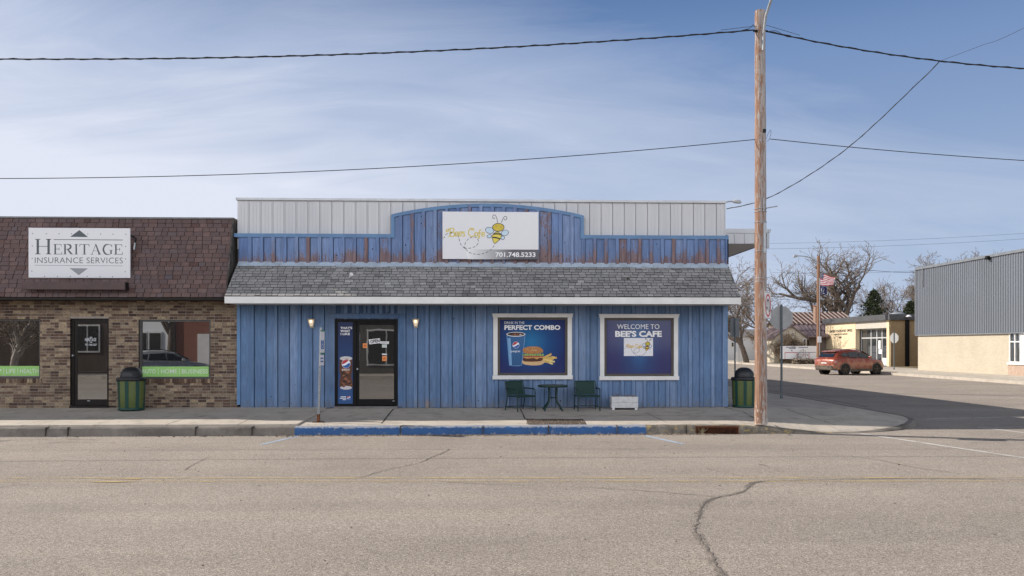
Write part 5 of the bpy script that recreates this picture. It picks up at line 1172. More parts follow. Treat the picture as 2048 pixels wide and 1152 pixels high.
# ------------------------------------------------------------ right: grey metal building, post office
GX = 31.9
g0 = onX(1836, 740, GX); gb = thing('metal_clad_building', 'long building with grey corrugated upper wall over cream brick, at the right edge', 'building', (GX, g0.y, FZ))
YB = g0.y; YN = 2.0; gz1 = onX(1834, 540, GX - .12).z; gzm = onX(1836, 668, GX - .06).z
CREAM = mk_brick('cream_brick', ((.47, .415, .325), (.42, .37, .285)), (.40, .355, .29), 'y')
wz = onX(2018.5, 664, GX); wz2 = onX(2018.5, 725, GX); WYb = wz.y; WYa = WYb - 6.0
b = MB(); b.box(GX, GX + .3, WYb, YB, FZ, gzm); b.box(GX, GX + .3, WYa, WYb, FZ, wz2.z); b.box(GX, GX + .3, YN, WYa, FZ, gzm); b.box(GX, GX + .3, WYa, WYb, wz.z, gzm); b.box(GX + .3, GX + 20, YB - .3, YB, FZ, gzm); b.box(GX + .3, GX + 20, YN, YN + .3, FZ, gzm); b.build('brick_wall', CREAM, gb)
GREYM = M('blue_grey_siding', (.145, .16, .185), (.132, .147, .168), .8, .45, .4, stretch=(1, 1, .3))
b = MB(); y = YN
while y < YB + .05:
    y2 = min(y + .23, YB + .06)
    b.face([(GX - .08, y, gzm - .06), (GX - .08, y, gz1), (GX - .08, y + .10, gz1), (GX - .08, y + .10, gzm - .06)]); b.face([(GX - .08, y + .10, gzm - .06), (GX - .08, y + .10, gz1), (GX - .13, y + .13, gz1), (GX - .13, y + .13, gzm - .06)]); b.face([(GX - .13, y + .13, gzm - .06), (GX - .13, y + .13, gz1), (GX - .13, y + .20, gz1), (GX - .13, y + .20, gzm - .06)]); b.face([(GX - .13, y + .20, gzm - .06), (GX - .13, y + .20, gz1), (GX - .08, y2, gz1), (GX - .08, y2, gzm - .06)]); y += .23
b.box(GX - .07, GX + 20, YN, YB + .05, gzm - .05, gz1 - .02); b.build('metal_siding', GREYM, gb)
b = MB(); b.box(GX - .19, GX + .25, YN, YB + .12, gz1 - .005, gz1 + .16); b.box(GX - .15, GX - .1, YN, YB + .10, gzm - .12, gzm - .062); b.box(GX - .16, GX - .06, YB + .04, YB + .13, gzm - .06, gz1); b.build('wall_trim', M('grey_trim', (.17, .185, .205), None, 3, .45, .4), gb)
b = MB(); fy = .07
for (ya, yb) in ((WYb - 1.05, WYb - .02), (WYb - 2.9, WYb - 1.7)):
    z0_, z1_ = wz2.z, wz.z
    for (p, q_) in ((ya, ya + fy), (yb - fy, yb), ((ya + yb) / 2 - .03, (ya + yb) / 2 + .03)): b.box(GX - .03, GX + .06, p, q_, z0_, z1_)
    for zc_ in (z0_, z1_ - fy, z0_ + (z1_ - z0_) * .66): b.box(GX - .028, GX + .058, ya + fy, yb - fy, zc_, zc_ + fy)
b.box(GX, GX + .3, WYb - 1.7, WYb - 1.05, wz2.z, wz.z); b.box(GX, GX + .3, WYa, WYb - 2.9, wz2.z, wz.z)
wn = b.build('window', WHITEP, gb)
b = MB(); b.box(GX + .07, GX + .09, WYb - 1.05, WYb, wz2.z, wz.z); b.box(GX + .07, GX + .09, WYb - 2.9, WYb - 1.7, wz2.z, wz.z); b.build('glass', GLASSF, wn)
b = MB(); b.box(GX - .10, GX - .004, WYb - 6, WYb + .1, wz2.z - .12, wz2.z - .005); b.box(GX - .03, GX - .003, WYb - 6, WYb + .08, FZ, wz2.z - .12, m=1); b.build('window_sill', [WHITEP, M('pinkish_panel', (.42, .31, .24))], wn)
q = onX(1846, 573, GX - .16); q2 = onX(1846, 527, GX - .16); b = MB(); b.tube([(GX - .05, q.y, q.z), (GX - .2, q.y, q.z), (GX - .2, q.y, q2.z)], .035, 8); b.build('vent_pipe', GALV, gb)
q = onX(1977, 516, GX - .2); b = MB(); b.box(GX - .35, GX - .12, q.y - .12, q.y + .12, q.z - .1, q.z + .12); b.build('flood_light', BLKM, gb)

PX_ = 34.7
pc = onX(1778, 733, PX_); PYn, PYf = pc.y, onX(1651, 700, PX_).y; pzt = onX(1778, 628.5, PX_).z; pzf = onX(1778, 640, PX_).z
po = thing('post_office', 'tan brick post office with a flat dark fascia and dark wall lettering', 'building', (PX_, PYn, FZ))
TANY = mk_brick('tan_brick', ((.70, .57, .38), (.65, .52, .34)), (.58, .48, .34), 'y'); TANX = mk_brick('tan_brick_shaded', ((.32, .22, .115), (.26, .175, .09)), (.28, .22, .14), 'x')  # flank repeats the front's brick, coloured darker for its shade
ey0, ey1 = onX(1773, 700, PX_).y, onX(1711, 700, PX_).y
b = MB(); b.box(PX_, PX_ + .4, ey1, PYf, FZ, pzf, m=0); b.build('front_wall', [TANY, TANX], po); b = MB(); b.box(PX_ + .002, PX_ + .4, PYn + .002, ey0, FZ, pzf, m=0); b.build('corner_pier', [TANY], po); b = MB(); b.box(PX_ + .4, PX_ + 14, PYf - .4, PYf, FZ, pzf); b.build('rear_wall', [TANX], po)
b = MB(); b.box(PX_ - .001, PX_ + 14, PYn - .3, PYn, FZ, pzf); b.build('side_wall', TANX, po)
b = MB(); b.box(PX_ - .25, PX_ + 14, PYn - .55, PYf + .2, pzf, pzt); b.build('fascia', M('charcoal_fascia', (.085, .085, .09), (.065, .065, .07), 2, .5, .4), po)
b = MB(); b.box(PX_ + 1.0, PX_ + 14, PYn + .1, PYf - .5, FZ, pzf - .01); b.build('interior_block', M('dim_interior', (.05, .045, .04)), po)
# recessed entry
b = MB(); zl0, zl1 = onX(1740, 657, PX_).z, pzf - .003; b.box(PX_ + .02, PX_ + .35, ey0 + .001, ey1 - .001, zl0, zl1); b.build('entry_lintel', M('pale_panel', (.50, .46, .40)), po)
XE_ = PX_ + .55; b = MB(); ylist = [ey0 + .05, onX(1765, 690, XE_).y, onX(1754.5, 690, XE_).y, onX(1743, 690, XE_).y, ey1 - .05]
for y in ylist: b.box(XE_ - .05, XE_ + .05, y - .05, y + .05, FZ, zl0)
zm = onX(1745, 677, XE_).z; ye = onX(1745, 690, XE_)
for zc_ in (zm, zl0 - .1, FZ + .02): b.box(XE_ - .048, XE_ + .048, ey0, ey1, zc_, zc_ + .1)
b.box(XE_ - .03, XE_ + .03, ylist[0], ylist[1], FZ + .1, FZ + .7, m=1)
en = b.build('entry_frame', [M('aluminium_frame', (.5, .5, .49)), WHITEP], po)
b = MB(); b.box(XE_ + .0, XE_ + .02, ey0, ey1, FZ, zl0); b.build('glass', GLASSF, en)
for (y0_, y1_, za, zb_) in ((ylist[1] - .3, ylist[1] - .75, 1.6, 2.2), (ylist[1] - .35, ylist[1] - .75, 1.1, 1.5)):
    pass
b = MB(); yq = onX(1757.5, 683, XE_ - .07); b.face([(XE_ - .06, yq.y - .3, 1.35), (XE_ - .06, yq.y + .1, 1.35), (XE_ - .06, yq.y + .1, 2.1), (XE_ - .06, yq.y - .3, 2.1)]); b.face([(XE_ - .06, yq.y - .5, .9), (XE_ - .06, yq.y + .05, .9), (XE_ - .06, yq.y + .05, 1.3), (XE_ - .06, yq.y - .5, 1.3)]); b.build('door_notice', SIGNW, en)
f = lambda px, py: tuple(onX(px, -py, PX_ - .012)); b = MB()
def ptxt(s, x0, x1, y0, y1, sk):
    b = MB(); b.text(s, (x0, -y1, x1, -y0), lambda a, z: tuple(onX(a, -z - (a - x0) * sk, PX_ - .02)), .02, 0); b.build('wall_lettering', BLACKI, po)
ptxt("UNITED STATES POST OFFICE", 1659, 1704.5, 660.5, 665.5, .055); ptxt("HAZEN, NORTH DAKOTA", 1667.5, 1695, 667.5, 671, .045); ptxt("58545", 1678, 1683, 673, 676.5, .03)
q = onY(1814.5, 700, PYn - .36); b = MB(); b.box(q.x - .16, q.x + .16, PYn - .42, PYn - .302, FZ, pzf); b.build('downspout', BLKM, po)
q = onY(1817, 632, PYn - .7); b = MB(); b.lathe([(.0, .18), (.12, .16), (.26, 0), (.0, .0)], (q.x, PYn - .75, q.z - .08), 14); b.build('wall_lamp', SIGNW, po)
q = onY(1795, 629, PYn + 3); b = MB(); b.lathe([(.7, 0), (.62, .18), (.3, .3), (0, .32)], (q.x, PYn + 3, pzt), 18); b.build('roof_vent', GALV, po)

# ------------------------------------------------------------ car
def mk_carpaint(name, c, dirt, amt):
    m, t, p = principled(name); setp(p, .28, .5, .15, .6)
    v = t.n('ShaderNodeTexCoord').outputs['Object']; s3 = t.n('ShaderNodeSeparateXYZ'); t.l(v, s3.inputs[0])
    k = t.math('ADD', t.noise(v, 3.5, 6, .65), t.math('MULTIPLY', t.math('SUBTRACT', .75, s3.outputs[2]), .35))
    kk = t.ramp(k, [(.42, 0.0), (.75, amt)]); t.l(t.mix(kk, c, dirt), p.inputs['Base Color'])
    t.l(t.ramp(kk, [(0, .26), (1, .8)]), p.inputs['Roughness']); return m
CARG = M_glass('car_glass', (.010, .012, .013), .05); TYRE = M('tyre_rubber', (.014, .014, .014), (.03, .027, .024), 14, .9, .2); RIM = M('dark_alloy', (.035, .032, .03), (.06, .05, .045), 14, .4, .5, .5); CLAD = M('muddy_cladding', (.05, .045, .04), (.14, .115, .09), 6, .85, .2); TAIL = P('tail_red', (.30, .015, .02), .2, .5); PLATE = P('plate_white', (.6, .62, .62))
def make_car(name, label, paint, loc, rz):
    """crossover, nose towards local +x, 4.7 m long, wheels on z = 0"""
    t = thing(name, label, 'car', loc, rz)
    # stations along x: (x, sill z, belt z, half width sill, half width belt)
    stn = [(-2.34, .52, .92, .74, .76), (-2.29, .40, 1.06, .86, .88), (-2.05, .32, 1.14, .92, .925), (-1.5, .28, 1.15, .95, .955), (-.6, .26, 1.11, .96, .955), (.4, .26, 1.09, .96, .95), (1.0, .27, 1.07, .95, .935), (1.6, .30, 1.02, .93, .90), (2.05, .34, .95, .88, .83), (2.28, .40, .84, .78, .71), (2.37, .48, .70, .64, .56)]
    b = MB(); rings = []
    for (x, zs, zb, ws, wb) in stn:
        zm = zs + (zb - zs) * .55
        half = [(0, zs), (ws * .86, zs), (ws, zs + .10), (ws + .012, zm), (wb, zb - .03), (wb - .07, zb), (0, zb + .035)]
        rings.append([(x, -y, z) for y, z in half] + [(x, y, z) for y, z in half[1:-1][::-1]])
    n = len(rings[0]); vs = [p for r in rings for p in r]
    fs = [(i * n + j, (i + 1) * n + j, (i + 1) * n + (j + 1) % n, i * n + (j + 1) % n) for i in range(len(rings) - 1) for j in range(n)]
    fs += [tuple(range(n)), tuple(range((len(rings) - 1) * n, len(rings) * n))[::-1]]
    b.add(vs, fs, sm=True)
    # cabin: roof shell lofted from belt to roof
    prof = [(-2.24, 1.10), (-2.06, 1.27), (-1.80, 1.50), (-1.50, 1.61), (-.75, 1.69), (.0, 1.67), (.38, 1.58), (.85, 1.34), (1.32, 1.06)]
    cr = []
    for i, (x, z) in enumerate(prof):
        wb = .87 - (.0 if z < 1.1 else .05); wr = .80 - max(0, (z - 1.0)) * .30
        cr.append([(x, -.88, .97), (x, -(wr + .03), max(1.0, z - .06)), (x, -wr * .86, z), (x, 0, z + .025), (x, wr * .86, z), (x, wr + .03, max(1.0, z - .06)), (x, .88, .97)])
    vs = [p for r in cr for p in r]; n = 7; fs = [(i * n + j, (i + 1) * n + j, (i + 1) * n + j + 1, i * n + j + 1) for i in range(len(cr) - 1) for j in range(n - 1)]
    b.add(vs, fs, sm=True); body = b.build('body', paint, t, local=True)
    for s in (-1, 1):      # side glass, proud of the cabin shell
        def gl(pts, nm):
            b = MB(); f = lambda x, z, o: (x, s * (.88 + (.80 - max(0, z - 1.0) * .30 + .03 - .88) * max(0, min(1, (z - .97) / .60)) + o), z)
            A_ = [f(x, z, .012) for x, z in pts]; b.face(A_ if s < 0 else A_[::-1]); b.build(nm, CARG, t, local=True)
        gl([(-1.70, 1.27), (-1.08, 1.19), (-1.0, 1.49), (-1.35, 1.48), (-1.60, 1.38)], 'side_window'); gl([(-1.02, 1.18), (-.10, 1.15), (-.10, 1.54), (-.92, 1.51)], 'side_window'); gl([(-.04, 1.15), (.98, 1.12), (.68, 1.34), (.32, 1.49), (-.04, 1.54)], 'side_window')
        b = MB(); b.obox((.78, s * .99, 1.18), (.09, 0, 0), (0, .09, 0), (0, 0, .065)); b.build('wing_mirror', paint, t, local=True, bevel=.03)
        b = MB(); b.tube([(-1.55, s * .66, 1.62), (-1.3, s * .66, 1.70), (-.2, s * .66, 1.735), (.15, s * .66, 1.63)], .02, 6); b.build('roof_rail', BLKM, t, local=True)
        b = MB(); b.hexa([(-2.31, s * .45, .93), (-1.95, s * .80, .95), (-1.9, s * .93, .95), (-2.2, s * .89, .93), (-2.30, s * .45, 1.03), (-1.93, s * .80, 1.05), (-1.86, s * .93, 1.04), (-2.16, s * .88, 1.04)] if s > 0 else [(-2.2, s * .89, .93), (-1.9, s * .93, .95), (-1.95, s * .80, .95), (-2.31, s * .45, .93), (-2.16, s * .88, 1.04), (-1.86, s * .93, 1.04), (-1.93, s * .80, 1.05), (-2.30, s * .45, 1.03)]); b.build('tail_light', TAIL, t, local=True)
        b = MB(); b.obox((2.17, s * .66, .78), (.10, s * -.06, 0), (.02, .05, 0), (0, 0, .045)); b.build('headlight', PLATE, t, local=True)
        b = MB(); b.box(-1.0, 1.05, min(s * .955, s * .975), max(s * .955, s * .975), .24, .40); b.build('sill_cladding', CLAD, t, local=True)
        for x in (-1.42, 1.43):
            b = MB(); b.ribbon([(x + .425 * math.cos(R(a)), .37 + .425 * math.sin(R(a))) for a in range(-12, 193, 8)], .09, lambda u, v: (u, s * .972, v)); b.build('wheel_arch', CLAD, t, local=True)
            b = MB(); b.tube([(x, s * .70, .36), (x, s * .966, .36)], .415, 24); b.build('wheel_well', BLKM, t, local=True)
            b = MB(); c = (x, 0, .36)
            pr = [(.20, .78), (.33, .77), (.362, .80), (.366, .90), (.352, .975), (.26, .985), (.25, .96)]
            m_ = 28; vs = [(x + r * math.cos(2 * math.pi * k / m_), s * y, .36 + r * math.sin(2 * math.pi * k / m_)) for r, y in pr for k in range(m_)]
            b.add(vs, [(i * m_ + k, i * m_ + (k + 1) % m_, (i + 1) * m_ + (k + 1) % m_, (i + 1) * m_ + k) for i in range(len(pr) - 1) for k in range(m_)], sm=True); wh = b.build('wheel', TYRE, t, local=True)
            b = MB(); b.ribbon([(x + .245 * math.cos(R(a)), .36 + .245 * math.sin(R(a))) for a in range(0, 361, 15)], .03, lambda u, v: (u, s * .983, v))
            for k in range(5):
                a = R(90 + 72 * k); d = Vector((math.cos(a), math.sin(a))); nn = Vector((-d.y, d.x)); b.hexa([(x + d.x * r + nn.x * w_ , s * yv, .36 + d.y * r + nn.y * w_) for yv in (.94, .985) for r, w_ in ((.03, -.04), (.245, -.055), (.245, .055), (.03, .04))])
            b.tube([(x, s * .93, .36), (x, s * .99, .36)], .06, 10); b.build('rim', RIM, wh, local=True)
    b = MB(); b.face([(-2.17, -.64, 1.17), (-1.82, -.56, 1.49), (-1.82, .56, 1.49), (-2.17, .64, 1.17)][::-1]); 
    for i in range(len(b.v)): b.v[i] = (b.v[i][0] - .03, b.v[i][1], b.v[i][2] + .02)
    b.build('rear_window', CARG, t, local=True)
    b = MB(); b.face([(.42, -.66, 1.56), (1.24, -.74, 1.12), (1.24, .74, 1.12), (.42, .66, 1.56)]); b.v = [(x + .03, y, z + .03) for x, y, z in b.v]; b.build('windscreen', CARG, t, local=True)
    b = MB(); b.hexa([(-2.40, -.70, .34), (-2.40, .70, .34), (-2.1, .90, .30), (-2.1, -.90, .30), (-2.40, -.70, .62), (-2.40, .70, .62), (-2.1, .93, .60), (-2.1, -.93, .60)]); b.build('rear_bumper', CLAD, t, local=True, bevel=.03)
    b = MB(); b.hexa([(2.1, -.88, .30), (2.1, .88, .30), (2.42, .55, .36), (2.42, -.55, .36), (2.1, -.88, .52), (2.1, .88, .52), (2.43, .55, .56), (2.43, -.55, .56)]); b.build('front_bumper', CLAD, t, local=True, bevel=.02)
    b = MB(); b.face([(-2.345, -.24, .76), (-2.345, .24, .76), (-2.335, .24, .90), (-2.335, -.24, .90)][::-1]); b.build('licence_plate', PLATE, t, local=True)
    b = MB(); b.obox((-1.80, 0, 1.585), (.16, 0, .02), (0, .60, 0), (0, 0, .015)); b.build('roof_spoiler', paint, t, local=True, bevel=.01)
    return t
REDP = mk_carpaint('dusty_copper_paint', (.27, .062, .036), (.38, .235, .155), .8); SILV = mk_carpaint('silver_paint', (.42, .43, .42), (.30, .27, .23), .4)
q = onZ(1722, 745, ROADZ)
make_car('parked_car', 'dusty red crossover car parked in front of the post office', REDP, (24.85, 32.3, ROADZ), R(22))

# ------------------------------------------------------------ far left of the side street: pole, flags, houses, banner, fences
q = onX(1637, 700, 27.7); t = thing('street_lamp', 'brown wooden lamp pole with a long curved arm beside the flags', 'street lamp', (q.x, q.y, FZ)); Yl = q.y
zt = onY(1637, 512, Yl).z - FZ
BROWNW = M('brown_pole_wood', (.26, .15, .095), (.19, .105, .065), 5, .9, .1, stretch=(6, 6, .4))
b = MB(); b.tube([(0, 0, 0), (0, 0, zt)], [.17, .12], 12); b.build('pole', BROWNW, t, local=True)
k = 1593 / (Yl + 21); b = MB(); za = onY(1637, 527, Yl).z - FZ; b.tube(smooth2([(0, -.14, za), (-8 / k, -.16, za + 5 / k), (-22 / k, -.2, za + 12 / k), (-40 / k, -.25, za + 14.5 / k), (-50 / k, -.28, za + 14 / k)], 5), .04, 8); b.build('lamp_arm', GALV, t, local=True)
b = MB(); b.tube([(-46 / k, -.28, za + 14 / k), (-49 / k, -.28, za + 14.5 / k), (-53 / k, -.28, za + 13.5 / k), (-55 / k, -.28, za + 12.5 / k)], [.06, .12, .11, .04], 10); b.build('lamp_head', GALV, t, local=True)
b = MB(); b.box(-.14, .16, -.19, -.15, onY(1637, 685, Yl).z - FZ, onY(1637, 673, Yl).z - FZ); b.build('pole_notice', SIGNW, t, local=True)
b = MB(); b.tube([(.02, -.17, 0), (.02, -.15, zt * .8)], .03, 6); b.build('conduit', GALV, t, local=True)
Yf = Yl + 3.5; q = onY(1638.5, 600, Yf); zt = onY(1638, 540, Yf).z - FZ; t = thing('flagpole', 'flagpole standing behind the brown lamp pole', 'flagpole', (q.x, Yf, FZ))
b = MB(); b.tube([(0, 0, 0), (0, 0, zt + .1)], [.06, .035], 10); b.lathe([(0, 0), (.07, .05), (0, .11)], (0, 0, zt + .1), 10); b.build('pole', GALV, t, local=True)
FR, FW_, FB = P('flag_red', (.55, .035, .05)), P('flag_white', (.84, .82, .80)), P('flag_navy', (.025, .03, .10))
def flag(name, label, corners, usa):
    """corners in the picture: hoist top, hoist bottom, fly bottom, fly top; cloth waves in depth"""
    c = [Vector(onY(px, py, Yf)) for px, py in corners]; t = MB(); nx, ny = 26, 26
    def pt(u, v):
        p = (c[0] * (1 - u) + c[3] * u) * (1 - v) + (c[1] * (1 - u) + c[2] * u) * v
        w_ = math.sin(u * 9 + v * 2.2); return p + Vector((.02 * math.sin(v * 9), .16 * u * w_ + .02, .05 * u * math.sin(u * 7 + 1)))
    for th in (0, 1):
        for i in range(nx):
            for j in range(ny):
                u0, u1, v0, v1 = i / nx, (i + 1) / nx, j / ny, (j + 1) / ny
                m = (2 if (u0 < .26 and v0 < 6 / 13) else (0 if int(v0 * 13 + .01) % 2 == 0 else 1)) if usa else 2
                o = Vector((0, .006 * th, 0)); qd = [pt(u0, v0) + o, pt(u0, v1) + o, pt(u1, v1) + o, pt(u1, v0) + o]; t.face(qd if not th else qd[::-1], m=m)
    if usa:
        for i in range(5):
            for j in range(4):
                u, v = .03 + i * .045, .06 + j * .11; p = pt(u, v) + Vector((0, -.012, 0)); t.face([p + Vector((.022 * math.cos(a), 0, .022 * math.sin(a))) for a in (0, 1.26, 2.5, 3.77, 5)], m=1)
    else:
        for (du, dv, ru, rv, m) in ((.5, .45, .26, .28, 1), (.5, .42, .15, .17, 2), (.5, .82, .3, .05, 1)): t.face([pt(du + ru * math.cos(R(a)), dv + rv * math.sin(R(a))) + Vector((0, -.012 - (.006 if m == 2 else 0), 0)) for a in range(0, 360, 24)], m=m)
    return tag(t.build(name, [FR, FW_, FB]), label, 'flag')
flag('striped_flag', 'red and white striped flag with a blue canton flying from the pole', [(1639, 545), (1639, 571), (1664, 571), (1671, 556)], True)
flag('dark_flag', 'small black flag with a white roundel hanging below the striped flag', [(1639, 571), (1639, 588), (1652, 590), (1654, 573)], False)

def roofrib(b, A, B, C, D, n, w, h):
    """standing seams on the roof quad A-B (eave) to D-C (ridge)"""
    A, B, C, D = map(Vector, (A, B, C, D)); nn = (B - A).cross(D - A).normalized()
    for i in range(n):
        t_ = (i + .5) / n; p, q_ = A.lerp(B, t_), D.lerp(C, t_); s = (B - A).normalized() * w / 2; b.hexa([p - s, p + s, q_ + s, q_ - s, p - s + nn * h, p + s + nn * h, q_ + s + nn * h, q_ - s + nn * h])
CREAMW = M('cream_siding', (.52, .46, .36), (.42, .37, .29), 2, .8, .2); RBROWN = M('brown_metal_roof', (.085, .040, .034), (.065, .032, .028), 2, .5, .4); RPALE = M('seam_lit_tone', (.33, .275, .25)); CHIM = mk_brick('chimney_brick', ((.32, .13, .08), (.25, .10, .065)), (.3, .25, .2), 'x')
Yh = 66.0
hq = onY(1582, 700, Yh); hx0, hx1 = hq.x, onY(1722, 700, Yh).x; ze, zr_ = onY(1600, 650, Yh).z, onY(1600, 627, Yh + 4).z
hs_ = thing('brown_roofed_house', 'cream house with a striped brown metal roof and brick chimney', 'house', (hx0, Yh, FZ))
b = MB(); b.prism([(Yh + .4, -.6), (Yh + 8, -.6), (Yh + 8, ze), (Yh + 4.2, zr_ - .1), (Yh + .4, ze)], lambda y, z: (hx0 + .3, y, z), lambda y, z: (hx1 - .3, y, z)); b.build('wall', CREAMW, hs_)
b = MB(); b.prism([(Yh, ze - .1), (Yh + 4.2, zr_), (Yh + 8.4, ze - .1), (Yh + 8.4, ze + .05), (Yh + 4.2, zr_ + .15), (Yh, ze + .05)], lambda y, z: (hx0, y, z), lambda y, z: (hx1, y, z)); rf = b.build('roof', RBROWN, hs_)
b = MB(); roofrib(b, (hx0, Yh, ze + .05), (hx1, Yh, ze + .05), (hx1, Yh + 4.2, zr_ + .15), (hx0, Yh + 4.2, zr_ + .15), 15, .085, .09); b.build('standing_seams', RPALE, rf)  # seams coloured paler than the roof, painting in its stripes of light and shade
q = onY(1634, 640, Yh + 1); b = MB(); zc1 = onY(1634, 613, Yh + 1).z; b.box(q.x - .3, q.x + .3, Yh + .7, Yh + 1.3, ze, zc1); b.box(q.x - .36, q.x + .36, Yh + .64, Yh + 1.36, zc1 + .002, zc1 + .1); b.build('chimney', CHIM, rf)
# lower gabled wing in front
Yw = 58.0
def wp(px, py, Y): return onY(px, py, Y)
def slab(b, q, th=.14): b.hexa([Vector(p) - Vector((0, 0, th)) for p in q] + [Vector(p) for p in q])
DUSTR = M('dusty_brown_roof', (.17, .125, .125), (.13, .095, .098), 2, .5, .4)
gp_ = [(1549, 726), (1614, 726), (1614, 673), (1583, 651), (1549, 673)]
b = MB(); b.prism([(wp(x, y, Yw).x, wp(x, y, Yw).z) for x, y in gp_], lambda x, z: (x, Yw, z), lambda x, z: (x, Yw + 5, z)); gw = b.build('gable_wall', CREAMW, hs_)
b = MB()
for (p0, p1) in (((1583, 649.5), (1618, 675)), ((1583, 649.5), (1545, 675))):
    A_, B_ = wp(*p0, Yw - .3), wp(*p1, Yw - .3); dy = Vector((0, 5.4, 0)); slab(b, [B_, A_, A_ + dy, B_ + dy] if B_.x < A_.x else [A_, B_, B_ + dy, A_ + dy])
b.build('gable_roof', DUSTR, gw)
b = MB(); slab(b, [wp(1600, 661, 60.0), wp(1668, 661, 60.0), wp(1668, 651, 63.5), wp(1588, 650, 63.5)]); roofrib(b, wp(1600, 661, 60.0), wp(1668, 661, 60.0), wp(1668, 651, 63.5), wp(1588, 650, 63.5), 9, .09, .07); b.build('porch_roof', DUSTR, hs_)
b = MB(); slab(b, [wp(1615, 672, 57.6), wp(1668, 672, 57.6), wp(1668, 662.5, 59.8), wp(1606, 662.5, 59.8)]); roofrib(b, wp(1615, 672, 57.6), wp(1668, 672, 57.6), wp(1668, 662.5, 59.8), wp(1606, 662.5, 59.8), 7, .09, .07); b.build('porch_roof', DUSTR, hs_)
b = MB(); b.box(wp(1618, 700, 58.6).x, wp(1668, 700, 58.6).x, 58.6, 66, -.6, wp(1640, 671, 58.6).z); b.build('porch_wall', M('grey_boards', (.20, .165, .14), (.14, .115, .10), 3, .9, .1, stretch=(6, 1, .4)), hs_)
for (pxa, pxb, pya, pyb) in ((1570, 1576, 666, 676), (1583, 1588.5, 664, 673), (1606, 1612, 677, 691)):
    a, c_ = onY(pxa, pyb, Yw), onY(pxb, pya, Yw); b = MB(); b.box(a.x, c_.x, Yw - .06, Yw - .002, a.z, c_.z, m=0); b.box(a.x + .06, c_.x - .06, Yw - .075, Yw - .03, a.z + .06, c_.z - .06, m=1); b.build('window', [WHITEP, GLASSF], hs_)
# white house further left
Yv = 76.0; a, c_ = onY(1420, 700, Yv), onY(1545, 672, Yv); wh = thing('white_house', 'white sided house seen behind bare trunks beside the cafe corner', 'house', (a.x, Yv, FZ))
b = MB(); b.box(a.x, c_.x, Yv, Yv + 8, -.6, c_.z); b.build('wall', M('white_siding', (.62, .64, .67), (.54, .56, .60), 3, .7, .2, stretch=(.2, 1, 9)), wh)
b = MB(); b.prism([(Yv - .4, c_.z - .02), (Yv + 4, c_.z + .9), (Yv + 8.4, c_.z - .02)], lambda y, z: (a.x - .3, y, z + .02), lambda y, z: (c_.x + .3, y, z + .02)); b.build('roof', M('grey_house_roof', (.19, .18, .18)), wh)
for (pxa, pxb, pya, pyb) in ((1478, 1486, 683, 694), (1462, 1468, 684, 694)):
    p, q_ = onY(pxa, pyb, Yv), onY(pxb, pya, Yv); b = MB(); b.box(p.x, q_.x, Yv - .05, Yv - .002, p.z, q_.z); b.box(p.x + .06, q_.x - .06, Yv - .06, Yv - .02, p.z + .06, q_.z - .06, m=1); b.build('window', [WHITEP, GLASSF], wh)
# boards, fences
Yb = 56.0
a, c_ = onY(1561, 724, Yb), onY(1636, 692, Yb); bn = thing('notice_board', 'long white lettered hoarding with a red frame, behind the red car', 'notice board', (a.x, Yb, FZ))
b = MB(); b.box(a.x, c_.x, Yb, Yb + .06, a.z + .3, c_.z); b.build('board', SIGNW, bn)
F2 = lambda px, py: tuple(onY(px, py, Yb - .01)); b = MB()
for (x0, y0, x1, y1, w) in ((1570, 705, 1594, 705, .06), (1594, 705, 1594, 719, .05), (1570, 705, 1570, 719, .05), (1618, 705, 1618, 719, .05), (1594, 705, 1632, 705, .05)): b.ribbon([(x0, y0), (x1, y1)], w * 20, F2, 1 if (x0, x1) != (1594, 1632) else 0)
for (x0, y0, w) in ((1572, 694.5, 20), (1578, 697, 12), (1597, 695, 18), (1582, 701, 3)):
    x = x0; rr = random.Random(x0)
    while x < x0 + w: l_ = rr.uniform(.8, 2.2); b.ribbon([(x, y0), (x + l_, y0)], 1.6 if w > 5 else 2.5, F2, 0); x += l_ + .6
rr = random.Random(3)
for k in range(7): x, y = rr.uniform(1602, 1616), rr.uniform(707, 713); b.ribbon([(x, y), (x + 1.5, y)], 1.6, F2, rr.choice((0, 2)))
b.build('board_print', [P('navy_print', (.05, .06, .12)), P('red_print', (.42, .05, .05)), P('red_dot', (.5, .1, .08))], bn)
b = MB()
for x in (a.x + .1, (a.x + c_.x) / 2, c_.x - .1): b.box(x - .05, x + .05, Yb + .06, Yb + .14, FZ - .2, c_.z)
b.build('board_post', GALV, bn)
def picket(label, px0, px1, py0, py1, Y):
    a, c_ = onY(px0, py1, Y), onY(px1, py0, Y); t = thing('picket_fence', label, 'fence', (a.x, Y, FZ), 0, 'white picket fences along the side street'); b = MB(); x = a.x
    while x < c_.x: b.prism([(x, FZ), (x + .10, FZ), (x + .10, c_.z - .08), (x + .05, c_.z), (x, c_.z - .08)], lambda u, z: (u, Y, z), lambda u, z: (u, Y + .03, z)); x += .19
    b.build('pickets', WHITEP, t); b = MB()
    for z in (FZ + .25, c_.z - .3): b.box(a.x, c_.x, Y + .032, Y + .08, z, z + .09)
    b.build('rail', WHITEP, t)
picket('white picket fence in front of the white house, left of the pole', 1472, 1492, 704.5, 721, 66.0); picket('white picket fence glimpsed just right of the utility pole', 1536, 1560, 706, 721, 66.0)
b = MB(); b.box(a.x + 1, a.x + 4.5, Yb - .6, Yb - .2, FZ - .1, FZ + .32); rr = random.Random(1)
for i in range(90): pebble(b, rr.uniform(onY(1590, 720, 55).x, onY(1640, 720, 55).x), 55.2 + rr.uniform(-.4, .4), FZ + rr.uniform(0, .35), rr.uniform(.12, .28))
tag(b.build('rubble_bank', M('dry_hedge', (.10, .08, .06), (.16, .13, .10), 3, .95, .1)), 'low dark bank of rubble in front of the white hoarding', 'rubble')

